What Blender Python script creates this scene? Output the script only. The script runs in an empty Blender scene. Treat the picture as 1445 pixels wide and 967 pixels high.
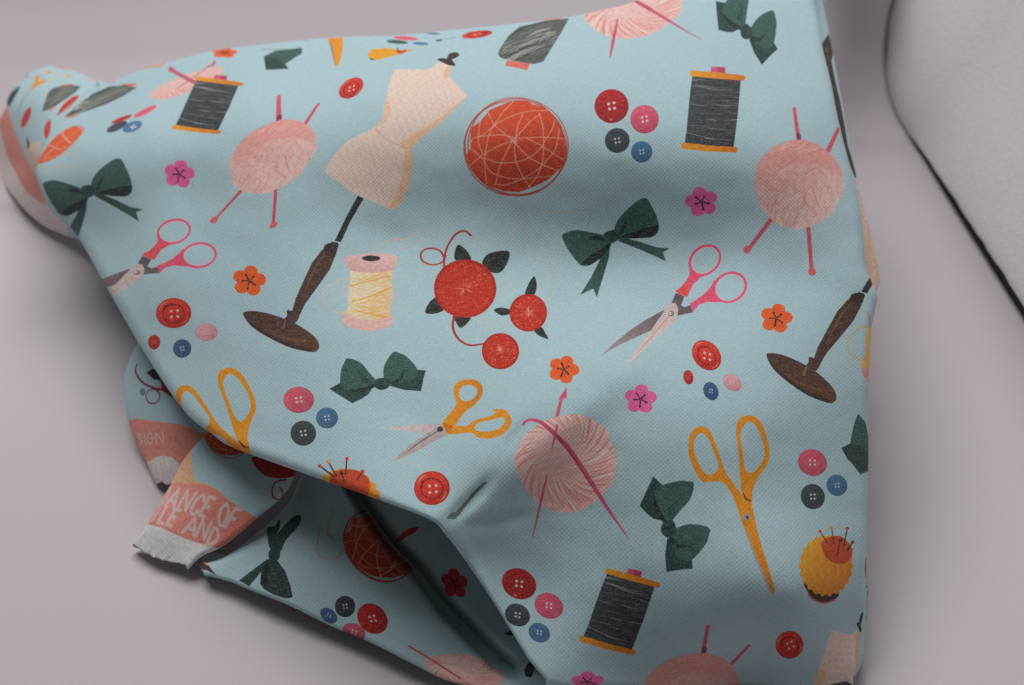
import bpy, math, random
import numpy as np

scene = bpy.context.scene
# ------------------------------------------------------------------ camera
PW, PH = 1445.0, 967.0
FPX = 1900.0
PITCH = math.radians(42.0)
DIST = 0.21
TGT = np.array([0.0, 0.0, 0.030])
FWD = np.array([0.0, math.cos(PITCH), -math.sin(PITCH)])
UPV = np.array([0.0, math.sin(PITCH), math.cos(PITCH)])
RGT = np.array([1.0, 0.0, 0.0])
CAMP = TGT - FWD * DIST
cam_d = bpy.data.cameras.new("camera")
cam = bpy.data.objects.new("camera", cam_d)
scene.collection.objects.link(cam)
cam.location = CAMP
cam.rotation_euler = (math.pi / 2 - PITCH, 0, 0)
cam_d.sensor_width = 36.0
cam_d.lens = 36.0 * FPX / PW
cam_d.clip_start = 0.01
cam_d.clip_end = 20.0
cam_d.dof.use_dof = True
cam_d.dof.focus_distance = 0.203
cam_d.dof.aperture_fstop = 24.0
scene.camera = cam

# ------------------------------------------------------------------ light
world = bpy.data.worlds.new("World")
scene.world = world
world.use_nodes = True
bg = world.node_tree.nodes["Background"]
bg.inputs[0].default_value = (1.0, 0.965, 0.985, 1)
bg.inputs[1].default_value = 0.045

def area_light(name, loc, target, size, power, col):
    d = bpy.data.lights.new(name, 'AREA')
    d.shape = 'RECTANGLE'; d.size = size[0]; d.size_y = size[1]
    d.energy = power; d.color = col
    o = bpy.data.objects.new(name, d)
    scene.collection.objects.link(o)
    o.location = loc
    from mathutils import Vector
    o.rotation_euler = (Vector(target) - Vector(loc)).to_track_quat('-Z', 'Y').to_euler()
    return o
area_light("softbox_lamp", (-0.07, 0.21, 0.43), (0.0, 0.03, 0.02), (0.40, 0.28), 1.75, (1.0, 0.965, 0.975))
scene.cycles.diffuse_bounces = 2

scene.view_settings.view_transform = 'Standard'
scene.view_settings.look = 'None'
scene.view_settings.exposure = 0.0
scene.view_settings.gamma = 1.0

# ------------------------------------------------------------------ maths helpers
def ray(px, py):
    px = np.asarray(px, float); py = np.asarray(py, float)
    a = (px - PW / 2) / FPX; b = (py - PH / 2) / FPX
    return FWD + a[..., None] * RGT - b[..., None] * UPV

def depth_for_height(px, py, h):
    d = ray(px, py)
    return (h - CAMP[2]) / d[..., 2]

def point(px, py, t):
    return CAMP + t[..., None] * ray(px, py)

def crom(pts, n=12, closed=False):
    """Catmull-Rom curve through points"""
    p = np.asarray(pts, float)
    if closed:
        p = np.vstack([p[-1], p, p[0], p[1]])
    else:
        p = np.vstack([2 * p[0] - p[1], p, 2 * p[-1] - p[-2]])
    t = np.linspace(0, 1, n, endpoint=False)[:, None]
    out = []
    for i in range(1, len(p) - 2):
        a, b, c, d = p[i - 1], p[i], p[i + 1], p[i + 2]
        out.append(0.5 * (2 * b + (c - a) * t + (2 * a - 5 * b + 4 * c - d) * t ** 2 + (3 * b - a - 3 * c + d) * t ** 3))
    out = np.vstack(out)
    if not closed:
        out = np.vstack([out, p[-2]])
    return out

class Curve:
    def __init__(self, pts):
        c = crom(pts, 16)
        L = np.concatenate([[0], np.cumsum(np.hypot(*np.diff(c, axis=0).T))])
        self.c, self.L, self.len = c, L / L[-1], L[-1]
    def __call__(self, t):
        return np.stack([np.interp(t, self.L, self.c[:, 0]), np.interp(t, self.L, self.c[:, 1])], -1)

class TPS:
    """smooth surface through (px, py, value) control points"""
    def __init__(self, pts, lam=0.002):
        P = np.asarray(pts, float)
        self.xy = P[:, :2] / 500.0
        n = len(P)
        K = self.k(self.xy[:, None] - self.xy[None]) + lam * np.eye(n)
        Q = np.hstack([np.ones((n, 1)), self.xy])
        A = np.block([[K, Q], [Q.T, np.zeros((3, 3))]])
        self.w = np.linalg.solve(A, np.concatenate([P[:, 2], [0, 0, 0]]))
    @staticmethod
    def k(d):
        r2 = (d ** 2).sum(-1)
        return np.where(r2 > 1e-12, r2 * np.log(r2 + 1e-12), 0)
    def __call__(self, px, py):
        q = np.stack([px, py], -1) / 500.0
        sh = q.shape[:-1]
        q = q.reshape(-1, 2)
        v = self.k(q[:, None] - self.xy[None]) @ self.w[:-3] + self.w[-3] + q @ self.w[-2:]
        return v.reshape(sh)

def segdist(px, py, poly):
    """distance and fractional position along a polyline"""
    best = np.full(np.shape(px), 1e9); pos = np.zeros(np.shape(px)); side = np.zeros(np.shape(px))
    poly = np.asarray(poly, float)
    L = np.hypot(*np.diff(poly, axis=0).T); tot = L.sum(); acc = 0
    for i in range(len(poly) - 1):
        a, b = poly[i], poly[i + 1]; ab = b - a
        t = np.clip(((px - a[0]) * ab[0] + (py - a[1]) * ab[1]) / (ab @ ab), 0, 1)
        dx = px - (a[0] + t * ab[0]); dy = py - (a[1] + t * ab[1])
        d = np.hypot(dx, dy); m = d < best
        best = np.where(m, d, best); pos = np.where(m, (acc + t * L[i]) / tot, pos)
        side = np.where(m, np.sign(ab[0] * dy - ab[1] * dx), side)
        acc += L[i]
    return best, pos, side

def fold(px, py, poly, amp, w1, w2=None, fade=0.25):
    """a soft ridge (amp > 0) or crease along a line; w1 / w2 = widths on its two sides"""
    d, p, s = segdist(px, py, poly)
    w = np.where(s > 0, w2 if w2 else w1, w1)
    e = np.clip(np.minimum(p, 1 - p) / fade, 0, 1)
    e = e * e * (3 - 2 * e)
    return amp * np.exp(-(d / w) ** 2) * e

rng = np.random.default_rng(7)
def smooth_noise(px, py, scale, seed):
    r = np.random.default_rng(seed)
    out = 0
    for k in range(9):
        a = r.uniform(0, 2 * math.pi); f = r.uniform(0.6, 1.6) * 2 * math.pi / scale; ph = r.uniform(0, 6.28)
        out = out + np.sin((px * math.cos(a) + py * math.sin(a)) * f + ph)
    return out / 9

# ------------------------------------------------------------------ print canvas (the fabric's printed pattern)
GAIN = 1.13
def fit(src, dst):
    src = np.asarray(src, float); dst = np.asarray(dst, float)
    n = len(src)
    if n == 1:
        return np.array([[1, 0, dst[0, 0] - src[0, 0]], [0, 1, dst[0, 1] - src[0, 1]]], float)
    if n == 2:
        s = complex(*(src[1] - src[0])); d = complex(*(dst[1] - dst[0])); q = d / s
        M = np.array([[q.real, -q.imag], [q.imag, q.real]])
        return np.hstack([M, (dst[0] - M @ src[0])[:, None]])
    A = np.hstack([src, np.ones((n, 1))])
    return np.linalg.lstsq(A, dst, rcond=None)[0].T
ID = np.array([[1, 0, 0], [0, 1, 0]], float)
def app(T, p):
    p = np.asarray(p, float)
    return p @ T[:, :2].T + T[:, 2]
def place(c, r=1.0, rot=0.0, sx=1.0, sy=1.0):
    """unit motif at c, scaled r, turned rot degrees, then squashed"""
    a = math.radians(rot)
    R = np.array([[math.cos(a), -math.sin(a)], [math.sin(a), math.cos(a)]]) * r
    S = np.diag([sx, sy])
    return np.hstack([S @ R, np.array(c, float)[:, None]])

class Canvas:
    def __init__(self, lut, u0, v0, W, H, dens, base):
        self.lut = lut; self.u0 = u0; self.v0 = v0; self.dens = dens
        self.W = W; self.H = H
        self.a = np.empty((H, W, 3), np.float32); self.a[:] = self.col(base)
    def col(self, c):
        return np.clip(np.array(c, np.float32) / 255.0 * GAIN, 0, 0.97)
    def map(self, p):
        U, ox, oy, st = self.lut
        x = np.clip((p[:, 0] - ox) / st, 0, U.shape[1] - 1.001); y = np.clip((p[:, 1] - oy) / st, 0, U.shape[0] - 1.001)
        i = x.astype(int); j = y.astype(int); fx = (x - i)[:, None]; fy = (y - j)[:, None]
        uv = (U[j, i] * (1 - fx) + U[j, i + 1] * fx) * (1 - fy) + (U[j + 1, i] * (1 - fx) + U[j + 1, i + 1] * fx) * fy
        uv = uv + p
        return (uv - [self.u0, self.v0]) * self.dens
    def tx(self, T, pts, closed):
        p = app(T, pts)
        q = np.vstack([p, p[:1]]) if closed else p
        seg = []
        for a, b in zip(q[:-1], q[1:]):
            n = max(1, int(np.hypot(*(b - a)) / 5))
            seg.append(a + (b - a) * (np.arange(n) / n)[:, None])
        if not closed:
            seg.append(q[-1:])
        return self.map(np.vstack(seg))
    def blend(self, x0, y0, cov, col, alpha):
        h, w = cov.shape
        X0, Y0 = max(0, x0), max(0, y0); X1, Y1 = min(self.W, x0 + w), min(self.H, y0 + h)
        if X1 <= X0 or Y1 <= Y0:
            return
        c = (cov[Y0 - y0:Y1 - y0, X0 - x0:X1 - x0] * alpha)[..., None]
        if col.ndim == 3:
            col = col[Y0 - y0:Y1 - y0, X0 - x0:X1 - x0]
        v = self.a[Y0:Y1, X0:X1]
        v += (col - v) * c
    def cover(self, t):
        """anti-aliased coverage of a closed polygon (texel coordinates)"""
        x0, y0 = np.floor(t.min(0)).astype(int) - 1; x1, y1 = np.ceil(t.max(0)).astype(int) + 2
        w, h = x1 - x0, y1 - y0
        if w > 6000 or h > 6000:
            return None
        SS = 4
        acc = np.zeros((h * SS, w + 2), np.float32)
        a = t - [x0, y0]; b = np.roll(a, -1, 0)
        ya, yb = a[:, 1] * SS, b[:, 1] * SS
        sgn = np.where(yb > ya, 1.0, -1.0)
        lo = np.ceil(np.minimum(ya, yb) - 0.5).astype(int); hi = np.ceil(np.maximum(ya, yb) - 0.5).astype(int)
        n = hi - lo
        if n.sum() == 0:
            return None
        e = np.repeat(np.arange(len(a)), n)
        rows = np.arange(n.sum()) - np.repeat(np.cumsum(n) - n, n) + np.repeat(lo, n)
        tt = (rows + 0.5 - ya[e]) / (yb[e] - ya[e])
        x = a[e, 0] + (b[e, 0] - a[e, 0]) * tt
        xi = np.clip(x.astype(int), 0, w); fr = x - xi
        np.add.at(acc, (rows, xi), sgn[e] * (1 - fr)); np.add.at(acc, (rows, xi + 1), sgn[e] * fr)
        cov = np.clip(np.abs(np.cumsum(acc, 1)[:, :w]), 0, 1).reshape(h, SS, w).mean(1)
        return x0, y0, cov
    def poly(self, T, pts, col, smooth=False, alpha=1.0, grad=None, mottle=0.05, clip=None):
        if smooth:
            pts = crom(pts, 8, True)
        t = self.tx(T, pts, True)
        r = self.cover(t)
        if r is None:
            return None
        x0, y0, cov = r
        h, w = cov.shape
        c = self.col(col)
        X, Y = np.meshgrid(np.arange(w) + x0, np.arange(h) + y0)
        C = np.broadcast_to(c, (h, w, 3)).copy()
        if grad is not None:
            c2, pa, pb = grad
            g = self.map(app(T, np.array([pa, pb], float)))
            d = g[1] - g[0]
            f = np.clip(((X - g[0, 0]) * d[0] + (Y - g[0, 1]) * d[1]) / (d @ d), 0, 1)[..., None]
            C = C + (self.col(c2) - C) * f
        if mottle:
            m = smooth_noise(X, Y, 26 * self.dens / 2.2, int(abs(t[0, 0])) % 991) + 0.7 * smooth_noise(X, Y, 9, int(abs(t[0, 1])) % 977)
            C = C * (1 + mottle * m[..., None] * 1.6)
        self.blend(x0, y0, cov, C.astype(np.float32), alpha)
        return r
    def stroke(self, T, pts, w, col, alpha=1.0, smooth=True, taper=None, clip=None, closed=False):
        if smooth and len(pts) > 2:
            pts = crom(pts, 8, closed)
        if closed:
            pts = np.vstack([pts, pts[:1]])
        t = self.tx(T, pts, False)
        q = app(T, pts)
        lt, lp = np.hypot(*np.diff(t, axis=0).T).sum(), np.hypot(*np.diff(np.asarray(q, float), axis=0).T).sum() + 1e-9
        s = math.sqrt(abs(np.linalg.det(T[:, :2]))) * np.clip(lt / lp, self.dens, 2.5 * self.dens)
        n = len(t)
        ws = np.full(n, w) if taper is None else np.interp(np.linspace(0, 1, n), np.linspace(0, 1, len(taper)), np.array(taper) * w)
        ws = np.maximum(ws * s / 2, 0.35)
        m = ws.max() + 2
        x0, y0 = np.floor(t.min(0) - m).astype(int); x1, y1 = np.ceil(t.max(0) + m).astype(int)
        if x1 - x0 > 6000 or y1 - y0 > 6000:
            return
        cov = np.zeros((y1 - y0, x1 - x0), np.float32)
        for i in range(n - 1):
            a, b = t[i] - [x0, y0], t[i + 1] - [x0, y0]
            ax0, ay0 = np.floor(np.minimum(a, b) - m).astype(int); ax1, ay1 = np.ceil(np.maximum(a, b) + m).astype(int)
            ax0 = max(ax0, 0); ay0 = max(ay0, 0)
            X, Y = np.meshgrid(np.arange(ax0, ax1) + 0.5, np.arange(ay0, ay1) + 0.5)
            ab = b - a; L2 = ab @ ab + 1e-9
            q = np.clip(((X - a[0]) * ab[0] + (Y - a[1]) * ab[1]) / L2, 0, 1)
            d = np.hypot(X - a[0] - q * ab[0], Y - a[1] - q * ab[1])
            c = np.clip(ws[i] + (ws[i + 1] - ws[i]) * q - d + 0.5, 0, 1)
            v = cov[ay0:ay0 + c.shape[0], ax0:ax0 + c.shape[1]]
            np.maximum(v, c[:v.shape[0], :v.shape[1]], out=v)
        if clip is not None:
            cx, cy, cc = clip
            full = np.zeros_like(cov)
            X0, Y0 = max(x0, cx), max(y0, cy); X1, Y1 = min(x1, cx + cc.shape[1]), min(y1, cy + cc.shape[0])
            if X1 > X0 and Y1 > Y0:
                full[Y0 - y0:Y1 - y0, X0 - x0:X1 - x0] = cc[Y0 - cy:Y1 - cy, X0 - cx:X1 - cx]
            cov = cov * full
        self.blend(x0, y0, cov, self.col(col), alpha)
    def ell(self, T, c, rx, ry, rot, col, **k):
        return self.poly(T, ellipse(c, rx, ry, rot), col, **k)

def ellipse(c, rx, ry, rot=0, n=40):
    a = np.linspace(0, 2 * math.pi, n, endpoint=False); r = math.radians(rot)
    x, y = rx * np.cos(a), ry * np.sin(a)
    return np.stack([c[0] + x * math.cos(r) - y * math.sin(r), c[1] + x * math.sin(r) + y * math.cos(r)], -1)

def Z(x0, y0, s):
    return np.array([[1 / s, 0, x0], [0, 1 / s, y0]])
ZA = Z(0, 0, 2.931); ZB = Z(480, 0, 2.931); ZC = Z(960, 0, 2.93); ZD = Z(0, 320, 2.931); ZE = Z(480, 320, 2.931)
ZF = Z(960, 320, 2.93); ZG = Z(150, 500, 2.931); ZH = Z(250, 640, 2.956); ZI = Z(580, 640, 2.956); ZJ = Z(960, 640, 2.957)
ZL = Z(0, 60, 3.454); ZL2 = Z(0, 80, 9.633); ZT = Z(150, 480, 2.843); ZK = Z(180, 660, 6.448); ZS = Z(170, 560, 6.907)
ZY = Z(720, 540, 4.205); ZP = Z(840, 330, 5.09); ZO = Z(640, 120, 5.69); ZW = Z(780, 270, 6.044); ZU = Z(460, 30, 5.558)
def mul(T, S):
    return np.hstack([T[:, :2] @ S[:, :2], (T[:, :2] @ S[:, 2] + T[:, 2])[:, None]])

# print inks
CYAN = (165, 194, 198)
GR1, GR2, GR3 = (54, 90, 82), (40, 68, 63), (22, 38, 37)
GOLD, GOLD2 = (222, 142, 22), (198, 116, 16)
RED, RED2, ORG = (184, 46, 24), (150, 30, 24), (206, 84, 48)
YRN, YRN2, YRN3 = (240, 188, 180), (206, 128, 122), (248, 214, 206)
PNK, NDL = (224, 88, 132), (200, 88, 108)
FLO, FLP = (236, 90, 28), (222, 96, 152)
SKIN, SKIN2 = (228, 199, 184), (222, 174, 134)
BRN, BRN2, BRN3 = (74, 54, 45), (50, 38, 34), (122, 84, 56)
STL, STL2 = (186, 172, 168), (112, 100, 100)
SPL = (60, 68, 71)
WHT = (228, 220, 218)

# ---------------- motifs, drawn in the coordinates of their clearest print
def flower(c, T, col):
    for k in range(5):
        a = math.radians(-90 + 72 * k)
        c.ell(T, (0.56 * math.cos(a), 0.56 * math.sin(a)), 0.40, 0.385, 0, col)
    c.ell(T, (0, 0), 0.45, 0.45, 0, col)
    for k in range(5):
        a = math.radians(-54 + 72 * k + 8 * (k % 2))
        r = 0.36 + 0.06 * (k % 3)
        c.stroke(T, [(0.06 * math.cos(a), 0.06 * math.sin(a)), (r * math.cos(a), r * math.sin(a))], 0.075, (44, 30, 40), 0.95, False)
        c.ell(T, (r * math.cos(a), r * math.sin(a)), 0.07, 0.06, 0, (44, 30, 40))

def button(c, T, col, dot=WHT, rim=True, k=1.0):
    dk = tuple(v * 0.8 for v in col); lt = tuple(min(255, v * 1.12 + 8) for v in col)
    c.ell(T, (0, 0), 1, 1, 0, dk)
    c.ell(T, (-0.02, -0.03), 0.93, 0.93, 0, col, grad=(dk, (-0.3, -0.6), (0.6, 1.3)))
    if rim:
        c.stroke(T, ellipse((0, 0), 0.62, 0.62, 0, 24), 0.06, dk, 0.5, False, closed=True)
    for x, y in ((-0.17, -0.13), (0.14, -0.19), (-0.12, 0.17), (0.18, 0.12)):
        c.poly(T, ellipse((x * k, y * k), 0.088, 0.088, 0, 10), dot, alpha=0.85, mottle=0)

def ornate(c, T):
    c.ell(T, (0, 0), 1, 1, 0, (168, 34, 24))
    c.ell(T, (-0.03, -0.04), 0.92, 0.92, 0, (206, 54, 34), grad=((176, 38, 26), (0, -0.4), (0.3, 1)))
    c.stroke(T, ellipse((0.0, 0.03), 0.62, 0.6, 0, 28), 0.09, (120, 22, 20), 0.75, False, closed=True)
    c.stroke(T, [(-0.58, -0.1), (-0.48, -0.42), (-0.12, -0.6)], 0.1, (96, 18, 18), 0.7)
    c.stroke(T, [(-0.82, -0.25), (-0.62, -0.6), (-0.3, -0.8)], 0.09, (238, 150, 124), 0.8, taper=[0.3, 1, 0.3])
    c.stroke(T, [(0.45, 0.74), (0.7, 0.5), (0.82, 0.2)], 0.1, (232, 128, 104), 0.75, taper=[0.3, 1, 0.3])
    for x, y in ((-0.14, -0.12), (0.22, -0.16), (-0.12, 0.25), (0.24, 0.22)):
        c.poly(T, ellipse((x, y), 0.085, 0.085, 0, 10), (244, 190, 176), mottle=0)

CL4 = [((863, 150), 24, (172, 34, 32)), ((909.5, 168.5), 20, (212, 88, 112)), ((871, 198.5), 17.5, (58, 70, 74)), ((905.5, 214.5), 15, (70, 114, 152))]
def cluster4(c, T):
    for q, r, col in CL4:
        button(c, mul(T, place(q, r)), col)
    c.poly(T, ellipse((862, 169), 2.4, 1.8, 0, 10), (214, 92, 60), mottle=0)
def cluster3(c, T):
    button(c, mul(T, place((421.5, 564.5), 21.5, 0, 1, 0.86)), (216, 92, 112))
    button(c, mul(T, place((461.5, 590), 15.5, 0, 1, 0.95)), (70, 116, 154))
    button(c, mul(T, place((428, 611.5), 18, 0, 1, 0.98)), (58, 74, 72))
def cluster5(c, T):
    ornate(c, mul(T, place((245, 442), 24.5, 0, 1.02, 0.87)))
    button(c, mul(T, place((217.5, 483), 9, 0, 0.95, 1.15)), (186, 44, 34), (230, 150, 140))
    button(c, mul(T, place((257, 492), 13, 0, 1, 1)), (56, 92, 132))
    button(c, mul(T, place((291.5, 469), 15.5, 0, 1, 0.8)), (236, 160, 166), (242, 196, 198))

def spool(c, T0):
    T = mul(T0, ZC)
    c.poly(T, [(128, 276), (185, 278), (187, 304), (125, 302)], (204, 82, 116))
    c.poly(T, [(150, 277), (185, 278), (187, 304), (156, 302)], (176, 62, 98))
    body = [(50, 316), (250, 330), (246, 380), (238, 470), (228, 550), (220, 609), (120, 604), (18, 592), (26, 540), (34, 450), (42, 370)]
    r = c.poly(T, body, SPL, grad=((52, 58, 61), (60, 400), (230, 420)))
    g = np.random.default_rng(11)
    for k in range(95):
        y = g.uniform(318, 606); x = g.uniform(20, 210); L = g.uniform(25, 130)
        col = (30, 34, 38) if g.random() < 0.5 else ((104, 112, 114) if g.random() < 0.7 else (158, 162, 162))
        sl = g.uniform(-0.02, 0.13)
        c.stroke(T, [(x, y), (x + L * 0.5, y + L * 0.5 * sl + g.uniform(-2, 2)), (x + L, y + L * sl)], g.uniform(2.2, 4), col, g.uniform(0.5, 0.95), taper=[0.4, 1, 0.4], clip=r)
    c.stroke(T, [(44, 352), (90, 360), (150, 372), (232, 372)], 4, (190, 192, 190), 0.6, taper=[0.5, 1, 0.3], clip=r)
    c.stroke(T, [(24, 548), (120, 572), (215, 582)], 4, (165, 168, 168), 0.6, taper=[0.8, 1, 0.3], clip=r)
    c.poly(T, [(38, 296), (48, 292), (150, 299), (262, 312), (271, 321), (264, 334), (150, 326), (44, 315)], (226, 146, 34), grad=((198, 116, 22), (60, 300), (260, 330)))
    c.poly(T, [(2, 598), (14, 590), (120, 602), (232, 609), (239, 618), (232, 631), (120, 627), (10, 616)], (226, 144, 34), grad=((200, 118, 24), (20, 600), (240, 625)))

def silver_spool(c, T, body, ends):
    for e in ends:
        c.poly(T, e, (206, 106, 96))
    r = c.poly(T, body, (84, 92, 86), smooth=False)
    b = np.asarray(body, float)
    ctr = b.mean(0); d = b - ctr
    w, v = np.linalg.eigh(d.T @ d); ax = v[:, 1]; ay = v[:, 0]; la = math.sqrt(w[1] / len(b)) * 1.5; lb = math.sqrt(w[0] / len(b)) * 1.5
    g = np.random.default_rng(5)
    for k in range(70):
        q = g.normal(0, 0.42); p = g.uniform(-0.9, 0.5); L = g.uniform(0.3, 0.9)
        o = ctr + ay * q * lb
        lite = abs(q) < 0.45
        col = (168, 170, 160) if lite and g.random() < 0.75 else ((34, 42, 40) if g.random() < 0.5 else (116, 124, 118))
        c.stroke(T, [o + ax * la * p, o + ax * la * (p + L / 2) + ay * lb * 0.08, o + ax * la * (p + L)], g.uniform(3.5, 7), col, 0.85, taper=[0.3, 1, 0.3], clip=r)

def yarn_plain(c, T):            # ball with two crossed needles
    for p, q in (((1121, 155), (1128, 205)), ((1183, 182), (1168, 214)), ((1094, 302), (1057, 351)), ((1140, 315), (1145.5, 382))):
        c.stroke(T, [p, q], 5, (196, 84, 96), 1, False, taper=[0.8, 1] if p[1] < 250 else [1.2, 1.0])
    c.stroke(T, [(1127, 190), (1128.5, 205)], 5.5, (120, 40, 60), 0.8, False)
    c.ell(T, (1121, 155), 3, 4, 0, (206, 92, 100))
    for q in ((1054.5, 352.5), (1146, 383.5)):
        c.ell(T, q, 5.6, 5.6, 0, (208, 96, 104))
    g = np.random.default_rng(3)
    out = [(1127 + (62.5 + 1.2 * g.normal()) * math.cos(a), 260 + (62.5 + 1.2 * g.normal()) * math.sin(a)) for a in np.linspace(0, 2 * math.pi, 40, endpoint=False)]
    r = c.poly(T, out, (230, 168, 160), smooth=True, grad=((236, 186, 176), (1105, 215), (1130, 300)))
    c.poly(T, [(1066, 245), (1080, 215), (1110, 199), (1150, 202), (1178, 225), (1188, 250), (1150, 232), (1110, 235), (1080, 262)], (206, 126, 118), smooth=True, alpha=0.35)
    for k in range(150):
        grp = k % 5
        a0 = (0.35, 1.15, 2.2, 2.75, 1.75)[grp] + g.normal(0, 0.12)
        ox, oy = ((1095, 250), (1150, 270), (1120, 300), (1120, 220), (1090, 290))[grp]
        ox += g.normal(0, 20); oy += g.normal(0, 18)
        L = g.uniform(14, 34)
        d = np.array([math.cos(a0), math.sin(a0)]); nn = np.array([-d[1], d[0]]) * g.uniform(-4, 6)
        o = np.array([ox, oy])
        c.stroke(T, [o - d * L / 2, o + nn, o + d * L / 2], g.uniform(0.9, 1.9), (210, 130, 122) if g.random() < 0.6 else (240, 200, 190), g.uniform(0.35, 0.7), taper=[0.4, 1, 0.4], clip=r)

def yarn_hook(c, T0, needles=True):
    T = mul(T0, ZY)
    if needles:
        c.stroke(T, [(330, 40), (300, 110), (262, 260)], 17, NDL, 1, False, taper=[0.6, 1, 1.1])
        c.poly(T, [(333, 28), (336, 92), (284, 102)], NDL)
    out = [(24, 455), (45, 390), (75, 330), (130, 275), (200, 232), (300, 196), (400, 190), (500, 225), (578, 290), (590, 340), (622, 400), (625, 500), (604, 600), (545, 668), (440, 748), (350, 770), (290, 768), (230, 752), (140, 692), (72, 600), (58, 575), (45, 520)]
    r = c.poly(T, out, YRN, smooth=True, grad=((234, 172, 164), (300, 200), (350, 770)))
    g = np.random.default_rng(9)
    ctr = np.array([312, 430.0])
    for k in range(96):
        a = 2 * math.pi * (k + g.uniform(-0.3, 0.3)) / 96
        d = np.array([math.cos(a), math.sin(a)]); n = np.array([-d[1], d[0]])
        r0 = 95 + 60 * abs(math.sin(a * 2.2)) + g.uniform(0, 45); r1 = 300 + g.uniform(-40, 40)
        col = (208, 120, 110) if k % 3 == 0 else ((222, 146, 136) if k % 3 == 1 else YRN3)
        c.stroke(T, [ctr + d * r0 + n * 44, ctr + d * (r0 + r1) * 0.5 + n * 4, ctr + d * r1 - n * 62], g.uniform(7, 12), col, g.uniform(0.45, 0.85), taper=[0.25, 1, 0.8], clip=r)
    for k in range(26):
        x, y = g.uniform(170, 430), g.uniform(330, 560)
        c.stroke(T, [(x - 50, y + 22), (x, y), (x + 55, y - 8)], g.uniform(4, 8), YRN3 if k % 2 else (222, 150, 140), 0.4, taper=[0.2, 1, 0.2], clip=r)
    if needles:
        c.stroke(T, [(278, 255), (262, 330), (246, 400)], 15, NDL, 0.9, False, taper=[1, 1, 0.3])
        c.stroke(T, [(218, 548), (205, 610), (165, 780), (132, 920)], 14, (190, 84, 112), 1, False, taper=[0.6, 1, 1, 0.35])
        c.stroke(T, [(76, 250), (95, 228), (140, 222), (195, 245), (258, 300), (340, 385), (420, 500), (520, 655), (600, 780), (700, 922)], 25, (198, 82, 112), 1, taper=[0.55, 0.6, 0.8, 0.95, 1, 1.2, 1.2, 1, 0.65, 0.2])
        c.stroke(T, [(180, 240), (262, 306), (350, 405), (430, 530), (525, 672)], 9, (158, 52, 88), 0.6, taper=[0.3, 1, 1, 0.4])

def temari(c, T0):
    T = mul(T0, ZO)
    for e in (((502, 498), 420, 392, -8), ((498, 505), 408, 372, 14), ((508, 500), 398, 384, 40)):
        c.stroke(T, ellipse(*e, n=48), 8, (184, 72, 52), 0.9, False, closed=True)
    out = [(140, 345), (215, 295), (290, 200), (420, 145), (500, 125), (610, 130), (630, 155), (740, 185), (800, 260), (860, 320), (888, 430), (892, 560), (885, 640), (820, 705), (760, 760), (640, 820), (520, 862), (400, 852), (310, 820), (220, 770), (150, 690), (105, 620), (105, 560), (135, 500), (135, 420)]
    r = c.poly(T, out, (206, 76, 40), grad=((178, 56, 34), (400, 350), (640, 860)), mottle=0.07)
    LN = (238, 164, 138)
    for p in ([(275, 222), (330, 320), (400, 385), (470, 445), (600, 575), (715, 640), (840, 690)],
              [(760, 205), (600, 212), (470, 250), (340, 315), (230, 405), (150, 435), (135, 520)],
              [(480, 135), (400, 215), (335, 310), (290, 390), (265, 490), (250, 580), (255, 690), (265, 790)],
              [(205, 415), (300, 405), (400, 403), (500, 425), (600, 425), (700, 420), (885, 430)],
              [(690, 235), (600, 310), (530, 390), (470, 455), (400, 590), (365, 680), (340, 790)],
              [(560, 235), (520, 320), (500, 430), (490, 530), (510, 640), (560, 740), (620, 830)],
              [(460, 455), (360, 490), (270, 540), (200, 590), (130, 650)],
              [(590, 430), (700, 485), (800, 550), (885, 605)],
              [(690, 230), (715, 330), (722, 430), (722, 540), (705, 650), (660, 750), (600, 820)],
              [(250, 590), (350, 622), (450, 625), (560, 605), (640, 560), (722, 490)],
              [(150, 515), (240, 600), (290, 690), (400, 740), (540, 755), (650, 745), (800, 730)],
              [(815, 280), (790, 360), (740, 440), (715, 480)],
              [(850, 350), (835, 450), (810, 530), (745, 610), (700, 660), (580, 740), (430, 800), (330, 800)],
              [(215, 285), (205, 370), (200, 460), (235, 560)]):
        c.stroke(T, p, 9.5, LN, 0.75, clip=r)
    for e in (((500, 500), 412, 380, 5), ((505, 495), 402, 386, 60)):
        c.stroke(T, ellipse(*e, n=48), 6, (176, 62, 48), 0.7, False, closed=True)
    c.poly(T, ellipse((490, 450), 30, 22, 20, 14), (240, 172, 146), alpha=0.5, mottle=0)

def thread_squiggle(c, T, pts, col=(206, 176, 160), a=0.55, w=1.3):
    c.stroke(T, pts, w, col, a)

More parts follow.
